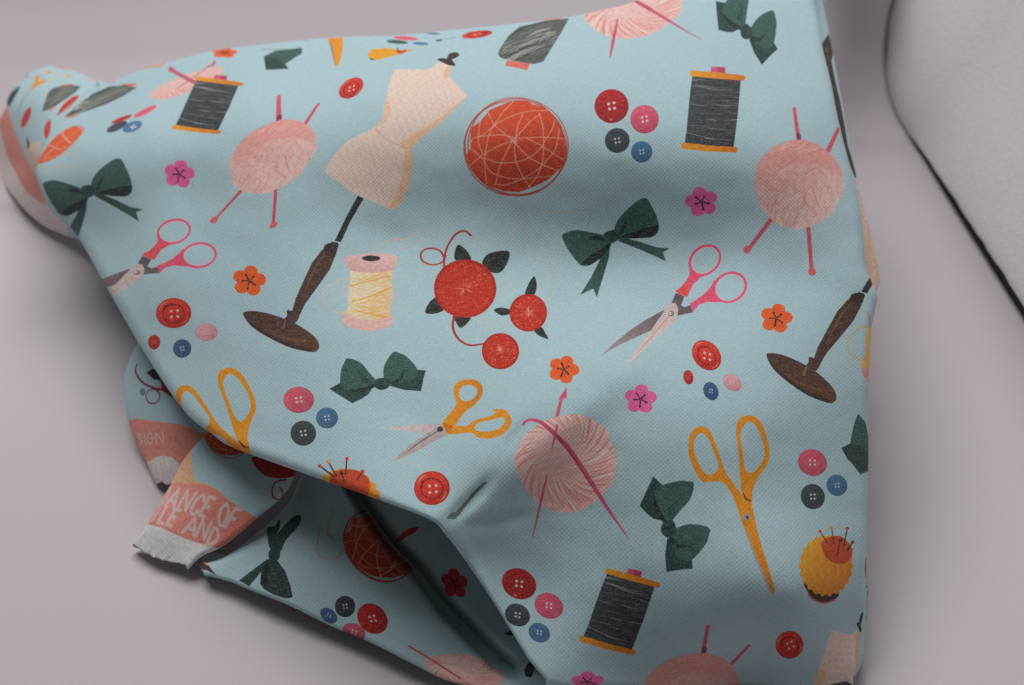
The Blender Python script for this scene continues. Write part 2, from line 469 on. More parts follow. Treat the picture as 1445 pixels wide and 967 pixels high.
def bow_tails(c, T0):
    T = mul(T0, ZW)
    c.poly(T, [(560, 405), (640, 405), (760, 435), (880, 478), (1000, 486), (940, 520), (965, 598), (860, 548), (700, 480), (560, 425)], GR2, grad=(GR1, (600, 420), (980, 520)))
    c.poly(T, [(420, 520), (490, 450), (480, 560), (430, 730), (375, 905), (345, 830), (232, 885), (330, 730), (400, 590)], GR2, grad=(GR1, (450, 520), (330, 880)))
    c.poly(T, [(80, 385), (110, 355), (190, 333), (300, 345), (430, 375), (500, 430), (480, 490), (400, 570), (320, 630), (240, 632), (190, 580), (120, 480)], GR1, smooth=True)
    c.poly(T, [(240, 628), (300, 560), (400, 500), (490, 440), (480, 500), (400, 580), (320, 630)], GR3, smooth=False)
    c.poly(T, [(310, 395), (380, 380), (440, 405), (470, 430), (390, 415), (320, 415)], GR3, smooth=True)
    c.poly(T, [(525, 330), (560, 240), (640, 150), (740, 72), (800, 62), (835, 110), (880, 200), (905, 290), (895, 350), (840, 392), (700, 402), (560, 400)], GR1, smooth=True)
    c.poly(T, [(560, 395), (680, 350), (800, 310), (900, 290), (898, 345), (840, 390), (710, 404)], GR3)
    c.poly(T, [(560, 380), (590, 300), (640, 230), (620, 310), (600, 360)], GR3, alpha=0.75)
    c.poly(T, [(430, 365), (460, 345), (515, 328), (560, 360), (575, 400), (520, 440), (480, 440), (465, 405)], GR2)
    c.stroke(T, [(480, 350), (505, 390), (510, 430)], 6, GR3, 0.7)
    c.stroke(T, [(515, 338), (545, 375), (550, 415)], 6, GR3, 0.6)
    c.stroke(T, [(120, 400), (220, 390), (330, 400)], 6, (76, 116, 106), 0.4)

def bow_plain(c, T0):
    T = mul(T0, ZG)
    c.poly(T, [(923, 143), (967, 119), (1000, 150), (1112, 122), (1085, 165), (1055, 185), (1018, 203), (968, 172)], GR2)
    c.poly(T, [(967, 118), (972, 62), (985, 35), (998, 17), (1050, 34), (1086, 75), (1116, 112), (1100, 128), (1055, 140), (1000, 152), (975, 135)], GR1, smooth=True)
    c.poly(T, [(1168, 130), (1230, 112), (1287, 64), (1322, 67), (1312, 100), (1302, 153), (1235, 148)], GR2)
    c.poly(T, [(1150, 108), (1148, 55), (1172, 8), (1192, -10), (1212, -5), (1246, 13), (1288, 66), (1276, 100), (1232, 116), (1172, 126)], GR1, smooth=True)
    c.poly(T, [(1120, 120), (1060, 140), (985, 150), (1050, 158), (1110, 138)], GR3, alpha=0.8)
    c.poly(T, [(1160, 122), (1210, 100), (1235, 60), (1225, 105), (1190, 128)], GR3, alpha=0.7)
    c.poly(T, [(1060, 120), (1050, 85), (1030, 60), (1070, 90), (1095, 115)], GR2, alpha=0.8)
    c.poly(T, [(1113, 106), (1150, 98), (1172, 112), (1167, 137), (1137, 148), (1112, 136)], GR2, smooth=True)
    c.stroke(T, [(1128, 106), (1138, 124), (1134, 144)], 4, GR3, 0.7)

def shears_pink(c, T0):
    T = mul(T0, ZP)
    c.poly(T, [(497, 545), (470, 600), (410, 690), (300, 740), (170, 800), (45, 872), (120, 800), (240, 700), (360, 620)], (104, 92, 94), grad=((158, 140, 138), (470, 570), (80, 860)))
    c.poly(T, [(578, 425), (640, 450), (620, 505), (600, 560), (545, 500)], (92, 82, 84))
    c.poly(T, [(590, 500), (640, 528), (690, 512), (700, 565), (640, 578), (590, 590), (560, 560)], (98, 88, 90))
    c.poly(T, [(545, 495), (580, 500), (596, 540), (592, 590), (560, 640), (480, 710), (400, 780), (300, 880), (205, 948), (270, 870), (350, 770), (410, 680), (470, 590), (510, 530)], (196, 178, 172), grad=((214, 190, 178), (560, 540), (260, 900)))
    c.stroke(T, [(560, 560), (470, 660), (380, 770), (250, 905)], 6, (150, 134, 134), 0.6, taper=[0.4, 1, 1, 0.3])
    c.ell(T, (545, 573), 21, 19, 0, (96, 92, 96)); c.ell(T, (541, 571), 13, 12, 0, (210, 206, 206)); c.ell(T, (546, 572), 5, 5, 0, (60, 58, 60))
    for ring, hand in ((ellipse((787, 190), 118, 94, -42), [(575, 412), (618, 380), (655, 335), (680, 285), (672, 225), (700, 262), (760, 296), (800, 290), (750, 320), (705, 360), (660, 455), (600, 432)]),
                       (ellipse((966, 385), 118, 100, -32), [(680, 500), (735, 470), (785, 430), (830, 380), (858, 330), (858, 400), (872, 455), (930, 490), (880, 492), (800, 490), (745, 510), (700, 565)])):
        c.poly(T, hand, (218, 78, 100), grad=((232, 80, 74), (700, 330), (610, 430)) if hand[0][0] < 600 else ((236, 84, 120), (860, 400), (700, 540)))
        c.stroke(T, ring, 19, (222, 84, 118), 1, False, closed=True)
    c.stroke(T, ellipse((790, 190), 106, 82, -42), 5, (232, 196, 184), 0.8, False, closed=True)
    c.stroke(T, ellipse((968, 385), 106, 88, -32), 5, (232, 196, 184), 0.8, False, closed=True)

def ring_poly(outer, inner):
    o = crom(outer, 8, True); i = crom(inner, 8, True)
    def area(p): return np.sum(p[:, 0] * np.roll(p[:, 1], -1) - p[:, 1] * np.roll(p[:, 0], -1))
    if area(o) * area(i) > 0: i = i[::-1]
    return np.vstack([o, o[:1], i, i[:1]])

def shears_open(c, T0):
    T = mul(T0, ZE)
    c.poly(T, [(158, 832), (310, 820), (415, 814), (450, 830), (440, 856), (380, 860), (310, 848)], STL, grad=((205, 196, 192), (420, 830), (170, 832)))
    c.poly(T, [(420, 820), (455, 835), (440, 862), (370, 898), (290, 942), (222, 969), (280, 908), (350, 862)], (172, 160, 158))
    c.stroke(T, [(405, 845), (340, 885), (262, 942)], 7, (92, 84, 86), 0.85, taper=[0.6, 1, 0.2])
    c.poly(T, ring_poly([(470, 690), (475, 655), (508, 634), (560, 634), (588, 660), (585, 700), (552, 740), (520, 762), (490, 800), (462, 842), (430, 832), (424, 810), (468, 755), (480, 730)],
                        [(490, 690), (500, 665), (530, 654), (560, 665), (566, 690), (550, 712), (520, 722), (498, 712)]), GOLD, grad=((200, 122, 20), (480, 700), (580, 700)))
    c.poly(T, ring_poly([(440, 855), (450, 825), (520, 824), (560, 800), (620, 784), (642, 770), (632, 756), (680, 758), (704, 785), (706, 820), (670, 860), (620, 876), (570, 872), (540, 852), (470, 858)],
                        [(556, 830), (575, 810), (630, 798), (668, 788), (682, 800), (672, 822), (640, 842), (590, 848), (562, 842)]), GOLD)
    c.poly(T, [(425, 810), (465, 822), (455, 858), (438, 848)], GOLD2)
    c.ell(T, (413, 838), 12, 11, 0, (60, 54, 56))

def shears_tall(c, T0):
    T = mul(T0, ZJ)
    c.poly(T, [(268, 318), (300, 330), (340, 430), (375, 540), (386, 588), (355, 535), (310, 425)], (158, 138, 128))
    c.poly(T, ring_poly([(245, 20), (236, -60), (232, -85), (240, -134), (268, -156), (310, -154), (345, -114), (368, -34), (372, 0), (365, 40), (332, 90), (302, 150), (298, 200), (262, 175), (250, 110)],
                        [(262, 10), (252, -60), (252, -90), (266, -118), (290, -132), (320, -108), (344, -48), (350, 0), (342, 35), (310, 74), (284, 80), (268, 55)]), GOLD)
    c.poly(T, ring_poly([(35, 0), (36, -50), (40, -76), (62, -106), (96, -112), (125, -90), (150, -30), (165, 10), (188, 75), (222, 125), (262, 180), (290, 230), (250, 250), (228, 195), (190, 132), (150, 116), (95, 118), (60, 70)],
                        [(60, 0), (56, -40), (66, -70), (90, -86), (116, -62), (138, -10), (158, 40), (152, 72), (118, 90), (88, 62)]), GOLD)
    c.poly(T, [(225, 190), (250, 165), (298, 200), (320, 320), (375, 500), (394, 570), (388, 590), (352, 500), (300, 385), (262, 300)], GOLD, grad=((206, 128, 20), (260, 200), (380, 560)))
    c.stroke(T, [(262, 165), (275, 190), (294, 198)], 8, (60, 40, 20), 0.9, taper=[0.4, 1, 0.5])
    c.stroke(T, [(272, 322), (300, 395), (350, 520), (380, 584)], 9, (176, 158, 150), 0.9, taper=[0.8, 1.2, 1, 0.4])
    c.ell(T, (277, 266), 15, 15, 0, (150, 144, 146)); c.ell(T, (279, 267), 6, 6, 0, (60, 54, 54))

def mannequin(c, T):
    c.poly(T, [(642, 92), (627, 87), (618, 88), (610, 96), (600, 98), (558, 98), (552, 109), (546, 133), (541, 160), (536, 172), (528, 180), (507, 190), (486, 202), (470, 220), (459, 240), (461, 246), (475, 255), (497, 272), (520, 282), (545, 293), (558, 297), (566, 285), (577, 262), (582, 235), (581, 210), (590, 200), (625, 170), (648, 148), (659, 136), (648, 122), (634, 107), (637, 95)], SKIN, mottle=0.04)
    c.poly(T, [(659, 136), (648, 148), (625, 170), (590, 200), (581, 210), (582, 235), (577, 262), (566, 285), (558, 297), (549, 294), (562, 268), (570, 240), (571, 213), (562, 203), (590, 186), (622, 166), (640, 150)], SKIN2, alpha=0.75)
    c.poly(T, [(546, 133), (541, 160), (536, 172), (528, 180), (545, 172), (552, 155)], SKIN2, alpha=0.6)
    c.stroke(T, [(528, 181), (545, 196), (570, 208), (581, 210)], 1.6, (206, 160, 130), 0.7)
    c.poly(T, [(637, 95), (634, 107), (627, 112), (626, 103), (630, 94)], SKIN2, alpha=0.8)
    c.poly(T, [(617, 84), (625, 82), (630, 83), (634, 76), (644, 74), (648, 78), (643, 82), (638, 84), (640, 88), (643, 92), (636, 93), (626, 89)], (58, 44, 40), smooth=True)
def stand(c, T0):
    T = mul(T0, ZD)
    c.poly(T, [(1480, -128), (1504, -116), (1448, -20), (1410, 64), (1384, 60), (1432, -40)], (44, 42, 42))
    c.poly(T, [(1375, 62), (1402, 72), (1390, 115), (1362, 180), (1320, 240), (1262, 320), (1236, 372), (1205, 360), (1222, 300), (1255, 225), (1290, 150), (1330, 98)], BRN)
    c.poly(T, [(1350, 72), (1395, 66), (1395, 92), (1375, 110), (1340, 95)], BRN2, smooth=True)
    c.stroke(T, [(1345, 110), (1310, 160), (1285, 210), (1255, 285)], 9, BRN3, 0.7, taper=[0.3, 1, 1, 0.3])
    c.poly(T, [(1006, 365), (1015, 352), (1060, 350), (1130, 365), (1220, 400), (1295, 450), (1320, 488), (1312, 512), (1285, 518), (1200, 500), (1110, 458), (1040, 412)], BRN, smooth=True, grad=((88, 60, 44), (1050, 360), (1250, 510)))
    c.poly(T, [(1020, 385), (1110, 445), (1200, 485), (1290, 508), (1310, 500), (1285, 518), (1200, 500), (1110, 458), (1040, 412)], BRN2, alpha=0.8)
    c.stroke(T, [(1085, 425), (1160, 455), (1240, 470), (1298, 470)], 8, (140, 92, 56), 0.5, taper=[0.2, 1, 1, 0.2])
    c.poly(T, [(1190, 345), (1235, 362), (1232, 385), (1215, 405), (1195, 430), (1160, 425), (1165, 395), (1186, 370)], BRN, smooth=True)
    c.stroke(T, [(1182, 385), (1172, 418)], 12, (150, 112, 92), 0.7, False, taper=[0.5, 1])

def light_spool(c, T0):
    T = mul(T0, ZE)
    TH = (232, 200, 150)
    for p in ([(135, 112), (160, 76), (210, 56), (280, 50), (332, 10)], [(38, 215), (0, 222), (-40, 240), (-72, 268), (-60, 320), (-20, 352), (30, 350)], [(30, 290), (6, 275), (20, 245), (40, 250)]):
        c.stroke(T, p, 5, (214, 186, 160), 0.8)
    c.poly(T, [(10, 362), (30, 345), (110, 360), (205, 365), (214, 400), (190, 420), (140, 431), (70, 425), (14, 400)], (218, 178, 168), smooth=True)
    r = c.poly(T, [(40, 178), (216, 180), (212, 225), (220, 280), (210, 330), (208, 372), (150, 388), (80, 380), (30, 360), (34, 270), (42, 215)], (238, 206, 168), grad=((228, 186, 142), (60, 260), (220, 300)))
    g = np.random.default_rng(21)
    for k in range(60):
        y = g.uniform(185, 378); s = g.choice([-0.28, 0.12, -0.45, 0.3])
        x = g.uniform(30, 150); L = g.uniform(40, 130)
        c.stroke(T, [(x, y), (x + L / 2, y + s * L / 2 + 4), (x + L, y + s * L)], g.uniform(3, 6), (232, 168, 50) if g.random() < 0.35 else ((248, 228, 196) if g.random() < 0.6 else (214, 170, 120)), 0.6, taper=[0.4, 1, 0.4], clip=r)
    for p in ([(42, 245), (120, 225), (210, 205)], [(45, 310), (120, 290), (215, 250)], [(60, 345), (120, 360), (200, 380)]):
        c.stroke(T, p, 6, (226, 158, 40), 0.85, clip=r)
    c.poly(T, [(18, 140), (32, 122), (128, 110), (230, 120), (236, 145), (215, 178), (130, 190), (42, 180)], (220, 184, 178), smooth=True, grad=((204, 160, 156), (130, 120), (130, 190)))
    c.ell(T, (128, 131), 38, 12, 0, (52, 46, 46))

def leaf(c, T, pts, col=(36, 44, 38)):
    c.poly(T, pts, col, smooth=True)
    p = np.asarray(pts, float)
    i = np.argmax(((p[:, None] - p[None]) ** 2).sum(-1)); a, b = p[i // len(p)], p[i % len(p)]
    c.stroke(T, [a, (a + b) / 2 + 2, b], 3, (88, 96, 70), 0.5, taper=[0.4, 1, 0.3])

def pomegranates(c, T0):
    T = mul(T0, ZE)
    for p in ([(478, 138), (475, 100), (490, 75), (522, 98), (540, 138)], [(588, 150), (618, 110), (697, 102), (690, 152), (660, 190), (618, 185)],
              [(352, 355), (370, 312), (402, 292), (414, 320), (427, 345), (390, 360)], [(475, 372), (537, 375), (525, 400), (500, 419), (484, 404)],
              [(765, 282), (780, 235), (803, 206), (813, 245), (800, 285)], [(636, 345), (665, 335), (704, 345), (700, 362), (665, 366)], [(803, 430), (830, 415), (850, 442), (860, 464), (825, 452)]):
        leaf(c, T, p)
    for p in ([(430, 170), (432, 120), (450, 70), (480, 30), (515, 18), (540, 36)], [(470, 372), (467, 420), (490, 465), (535, 490), (592, 485)]):
        c.stroke(T, p, 8, (166, 40, 36), 1)
    c.stroke(T, [(436, 118), (425, 145), (385, 158), (345, 145), (333, 118), (350, 95), (385, 90), (415, 102), (430, 130)], 7, (166, 40, 36), 1)
    g = np.random.default_rng(4)
    for (x, y), rx, ry in (((517, 256), 129, 121), ((778, 356), 78, 78), ((663, 515), 77, 75)):
        r = c.ell(T, (x, y), rx, ry, 0, (170, 36, 20), mottle=0.08)
        c.ell(T, (x, y), rx * 0.9, ry * 0.9, 0, (190, 48, 24), mottle=0.08, alpha=0.8)
        for k in range(26):
            a = g.uniform(0, 6.28); r0 = g.uniform(0.03, 0.12); r1 = g.uniform(0.18, 0.42)
            c.stroke(T, [(x + rx * r0 * math.cos(a), y + ry * r0 * math.sin(a)), (x + rx * r1 * math.cos(a), y + ry * r1 * math.sin(a))], 3.2, (238, 150, 124), g.uniform(0.3, 0.8), False, taper=[1, 0.3])
        for k in range(34):
            a = g.uniform(0, 6.28); q = g.uniform(0.3, 0.85)
            c.poly(T, ellipse((x + rx * q * math.cos(a), y + ry * q * math.sin(a)), g.uniform(2, 4), g.uniform(2, 4), 0, 8), (236, 140, 104), alpha=g.uniform(0.4, 0.85), mottle=0)

def pincushion(c, T0, cap=True):
    T = mul(T0, ZJ)
    c.poly(T, [(524, 540), (530, 575), (550, 600), (590, 622), (635, 614), (662, 588), (640, 560)], (66, 36, 30), smooth=True)
    c.stroke(T, [(535, 590), (560, 612), (600, 624), (645, 612)], 6, (176, 90, 90), 0.8)
    g = np.random.default_rng(2)
    out = []
    for k in range(22):
        a = 2 * math.pi * k / 22
        for q, rr in ((0, 1.0), (0.5, 0.93)):
            b = a + q * 2 * math.pi / 22
            out.append((608 + 114 * rr * math.cos(b), 470 + 132 * rr * math.sin(b) * (0.97 if math.sin(b) > 0 else 1)))
    c.poly(T, out, (232, 158, 34), smooth=True, grad=((212, 128, 28), (540, 380), (680, 580)), mottle=0.06)
    for k in range(18):
        a = 2 * math.pi * k / 18
        c.stroke(T, [(608 + 88 * math.cos(a), 470 + 104 * math.sin(a)), (608 + 106 * math.cos(a), 470 + 122 * math.sin(a))], 4, (204, 122, 24), 0.45, False)
    if not cap: return
    c.poly(T, [(590, 375), (620, 350), (665, 345), (700, 370), (720, 410), (700, 450), (665, 462), (625, 448), (600, 420)], (190, 70, 26), smooth=True)
    for p, q, col in (((583, 325), (617, 380), (210, 70, 50)), ((632, 312), (641, 378), (232, 150, 40)), ((697, 313), (682, 386), (210, 60, 50)), ((719, 370), (697, 406), (120, 40, 40)), ((669, 362), (654, 425), (50, 36, 40))):
        c.stroke(T, [p, q], 5.5, (52, 34, 36), 0.95, False)
        c.ell(T, p, 7, 7, 0, col)

# lettering of the selvedge, drawn as brush strokes in a unit box
GLY = {'A': [[(0.02, 1), (0.5, 0), (0.98, 1)], [(0.2, 0.66), (0.8, 0.66)]], 'N': [[(0.05, 1), (0.08, 0), (0.92, 1), (0.95, 0)]],
       'C': [[(0.95, 0.18), (0.7, 0), (0.35, 0.05), (0.08, 0.4), (0.1, 0.75), (0.4, 1), (0.75, 0.97), (0.95, 0.8)]],
       'E': [[(0.95, 0), (0.08, 0), (0.08, 1), (0.95, 1)], [(0.08, 0.5), (0.75, 0.5)]], 'O': [[(0.5, 0), (0.12, 0.25), (0.06, 0.6), (0.3, 0.98), (0.65, 0.97), (0.93, 0.6), (0.88, 0.2), (0.5, 0)]],
       'F': [[(0.95, 0), (0.08, 0), (0.08, 1)], [(0.08, 0.5), (0.75, 0.5)]], 'D': [[(0.08, 0), (0.08, 1), (0.5, 0.97), (0.9, 0.7), (0.9, 0.3), (0.5, 0.03), (0.08, 0)]],
       'L': [[(0.08, 0), (0.08, 1), (0.9, 1)]], 'I': [[(0.5, 0), (0.5, 1)]], 'S': [[(0.9, 0.12), (0.5, 0), (0.12, 0.22), (0.4, 0.48), (0.85, 0.7), (0.6, 0.98), (0.1, 0.9)]],
       'G': [[(0.9, 0.15), (0.5, 0), (0.1, 0.3), (0.1, 0.75), (0.5, 1), (0.9, 0.85), (0.9, 0.55), (0.55, 0.55)]]}
def letter(c, T, ch, tl, tr, bl, w, col, a=1.0):
    tl, tr, bl = map(lambda p: np.array(p, float), (tl, tr, bl))
    for st in GLY[ch]:
        pts = [tl + (tr - tl) * x + (bl - tl) * y for x, y in st]
        c.stroke(T, pts, w, col, a, smooth=ch in 'COSDG')

# ------------------------------------------------------------------ materials
def fabric_material(name, img, W, H, dens, warm=False):
    m = bpy.data.materials.new(name); m.use_nodes = True
    nt = m.node_tree; N = nt.nodes; L = nt.links
    b = N["Principled BSDF"]
    b.inputs["Roughness"].default_value = 0.82
    b.inputs["Specular IOR Level"].default_value = 0.18
    b.inputs["Sheen Weight"].default_value = 0.12
    b.inputs["Sheen Roughness"].default_value = 0.5
    uv = N.new("ShaderNodeUVMap")
    tex = N.new("ShaderNodeTexImage"); tex.image = img; tex.interpolation = 'Linear'; tex.extension = 'EXTEND'
    L.new(uv.outputs[0], tex.inputs[0])
    mp = N.new("ShaderNodeVectorMath"); mp.operation = 'MULTIPLY'
    mp.inputs[1].default_value = (W / dens, H / dens, 1)     # px-sized fabric units
    L.new(uv.outputs[0], mp.inputs[0])
    wob = N.new("ShaderNodeTexNoise"); wob.inputs["Scale"].default_value = 0.03; wob.inputs["Detail"].default_value = 1
    L.new(mp.outputs[0], wob.inputs["Vector"])
    ws = N.new("ShaderNodeVectorMath"); ws.operation = 'MULTIPLY_ADD'; ws.inputs[1].default_value = (5, 5, 0)
    L.new(wob.outputs["Color"], ws.inputs[0]); L.new(mp.outputs[0], ws.inputs[2])
    sep = N.new("ShaderNodeSeparateXYZ"); L.new(ws.outputs[0], sep.inputs[0])
    def math_(op, a, b_=None):
        n = N.new("ShaderNodeMath"); n.operation = op
        for i, v in enumerate((a, b_)):
            if v is None: continue
            if isinstance(v, (int, float)): n.inputs[i].default_value = v
            else: L.new(v, n.inputs[i])
        return n.outputs[0]
    P = 3.1
    sx = math_('SINE', math_('MULTIPLY', sep.outputs[0], math.pi / P))
    sy = math_('SINE', math_('MULTIPLY', sep.outputs[1], math.pi / P))
    weave = math_('MULTIPLY', sx, sy)                        # plain weave: over / under
    def slub(sc):
        v = N.new("ShaderNodeVectorMath"); v.operation = 'MULTIPLY'; v.inputs[1].default_value = sc
        L.new(ws.outputs[0], v.inputs[0])
        n = N.new("ShaderNodeTexNoise"); n.inputs["Scale"].default_value = 1.0; n.inputs["Detail"].default_value = 2
        L.new(v.outputs[0], n.inputs["Vector"])
        return n.outputs["Fac"]
    s1 = slub((0.09, 0.62, 1)); s2 = slub((0.62, 0.09, 1)); s3 = slub((0.5, 0.5, 1))
    tot = math_('ADD', math_('MULTIPLY', s1, 0.65), math_('ADD', math_('MULTIPLY', s2, 0.5), math_('MULTIPLY', s3, 0.75)))   # mean 0.95
    val = math_('ADD', math_('MULTIPLY', math_('SUBTRACT', tot, 0.95), 0.5), math_('ADD', 1.0, math_('MULTIPLY', weave, 0.06)))
    val = math_('MAXIMUM', val, 0.2)
    # undyed fibre showing between printed threads
    fib = N.new("ShaderNodeMix"); fib.data_type = 'RGBA'
    L.new(tex.outputs[0], fib.inputs[6]); fib.inputs[7].default_value = (0.62, 0.60, 0.58, 1)
    fm = math_('MULTIPLY', math_('MAXIMUM', math_('SUBTRACT', tot, 0.90), 0), 0.55)
    L.new(fm, fib.inputs[0])
    mulc = N.new("ShaderNodeVectorMath"); mulc.operation = 'SCALE'
    L.new(fib.outputs[2], mulc.inputs[0]); L.new(val, mulc.inputs["Scale"])
    L.new(mulc.outputs[0], b.inputs["Base Color"])
    bump = N.new("ShaderNodeBump"); bump.inputs["Strength"].default_value = 0.2; bump.inputs["Distance"].default_value = 0.00012
    hsum = math_('ADD', math_('MULTIPLY', weave, 0.5), tot)
    L.new(hsum, bump.inputs["Height"]); L.new(bump.outputs[0], b.inputs["Normal"])
    return m

def plain_material(name, col, rough=0.7, spec=0.3, nscale=900.0, namt=0.04, bump=0.0, bdist=0.0002):
    m = bpy.data.materials.new(name); m.use_nodes = True
    nt = m.node_tree; N = nt.nodes; L = nt.links
    b = N["Principled BSDF"]
    b.inputs["Roughness"].default_value = rough; b.inputs["Specular IOR Level"].default_value = spec
    tc = N.new("ShaderNodeTexCoord")
    n1 = N.new("ShaderNodeTexNoise"); n1.inputs["Scale"].default_value = nscale; n1.inputs["Detail"].default_value = 3
    n2 = N.new("ShaderNodeTexNoise"); n2.inputs["Scale"].default_value = 9; n2.inputs["Detail"].default_value = 2
    L.new(tc.outputs["Object"], n1.inputs["Vector"]); L.new(tc.outputs["Object"], n2.inputs["Vector"])
    ad = N.new("ShaderNodeMath"); ad.operation = 'ADD'; L.new(n1.outputs["Fac"], ad.inputs[0]); L.new(n2.outputs["Fac"], ad.inputs[1])
    mr = N.new("ShaderNodeMapRange"); mr.inputs[1].default_value = 0.5; mr.inputs[2].default_value = 1.5
    mr.inputs[3].default_value = 1 - namt; mr.inputs[4].default_value = 1 + namt
    L.new(ad.outputs[0], mr.inputs[0])
    sc = N.new("ShaderNodeVectorMath"); sc.operation = 'SCALE'; sc.inputs[0].default_value = col
    L.new(mr.outputs[0], sc.inputs["Scale"]); L.new(sc.outputs[0], b.inputs["Base Color"])
    if bump:
        bp = N.new("ShaderNodeBump"); bp.inputs["Strength"].default_value = bump; bp.inputs["Distance"].default_value = bdist
        L.new(n1.outputs["Fac"], bp.inputs["Height"]); L.new(bp.outputs[0], b.inputs["Normal"])
    return m

def mesh_object(name, verts, faces, mat, parent=None, uvs=None, smooth=True):
    me = bpy.data.meshes.new(name)
    me.from_pydata(verts.tolist() if hasattr(verts, 'tolist') else verts, [], faces.tolist() if hasattr(faces, 'tolist') else faces)
    if uvs is not None:
        lay = me.uv_layers.new(name="UVMap")
        idx = np.empty(len(me.loops), np.int32); me.loops.foreach_get("vertex_index", idx)
        lay.data.foreach_set("uv", uvs[idx].astype(np.float32).ravel())
    me.materials.append(mat)
    if smooth:
        me.polygons.foreach_set("use_smooth", np.ones(len(me.polygons), bool))
    me.update()
    o = bpy.data.objects.new(name, me)
    scene.collection.objects.link(o)
    if parent is not None:
        o.parent = parent
    return o

# ------------------------------------------------------------------ cloth sheets
def grid_faces(nr, nc):
    i = np.arange(nr * nc).reshape(nr, nc)
    return np.stack([i[:-1, :-1], i[1:, :-1], i[1:, 1:], i[:-1, 1:]], -1).reshape(-1, 4)

def relax_uv(U, P, scale, iters):
    """flatten the sheet: move UVs until grid edges keep their true lengths"""
    U0 = U
    U = U.copy()
    nbr = [(0, 1), (1, 0), (1, 1), (1, -1)]
    rest = []
    for di, dj in nbr:
        A = P[max(0, -di):P.shape[0] - max(0, di)]
        if dj >= 0:
            a = P[:P.shape[0] - di, :P.shape[1] - dj]; b = P[di:, dj:]
        else:
            a = P[:P.shape[0] - di, -dj:]; b = P[di:, :dj]
        rest.append(np.linalg.norm(a - b, axis=-1) * scale)
    for it in range(iters):
        acc = np.zeros_like(U); cnt = np.zeros(U.shape[:2] + (1,))
        for (di, dj), L in zip(nbr, rest):
            if dj >= 0:
                sa = (slice(0, U.shape[0] - di), slice(0, U.shape[1] - dj)); sb = (slice(di, None), slice(dj, None))
            else:
                sa = (slice(0, U.shape[0] - di), slice(-dj, None)); sb = (slice(di, None), slice(0, dj))
            d = U[sb] - U[sa]; l = np.linalg.norm(d, axis=-1) + 1e-9
            w = d * (0.5 * (l - L) / l)[..., None]
            acc[sa] += w; acc[sb] -= w; cnt[sa] += 1; cnt[sb] += 1
        U += acc / cnt * 1.1
        D = U - U0
        Dp = np.pad(D, ((1, 1), (1, 1), (0, 0)), mode='edge')
        Ds = (Dp[:-2, 1:-1] + Dp[2:, 1:-1] + Dp[1:-1, :-2] + Dp[1:-1, 2:]) / 4
        k = 0.12
        U = U0 + D * (1 - k) + Ds * k
    g1 = U[:, 1:][:-1] - U[:, :-1][:-1]; g2 = U[1:][:, :-1] - U[:-1][:, :-1]
    det = g1[..., 0] * g2[..., 1] - g1[..., 1] * g2[..., 0]
    print("flatten: flipped", (det <= 0).sum(), "of", det.size)
    return U

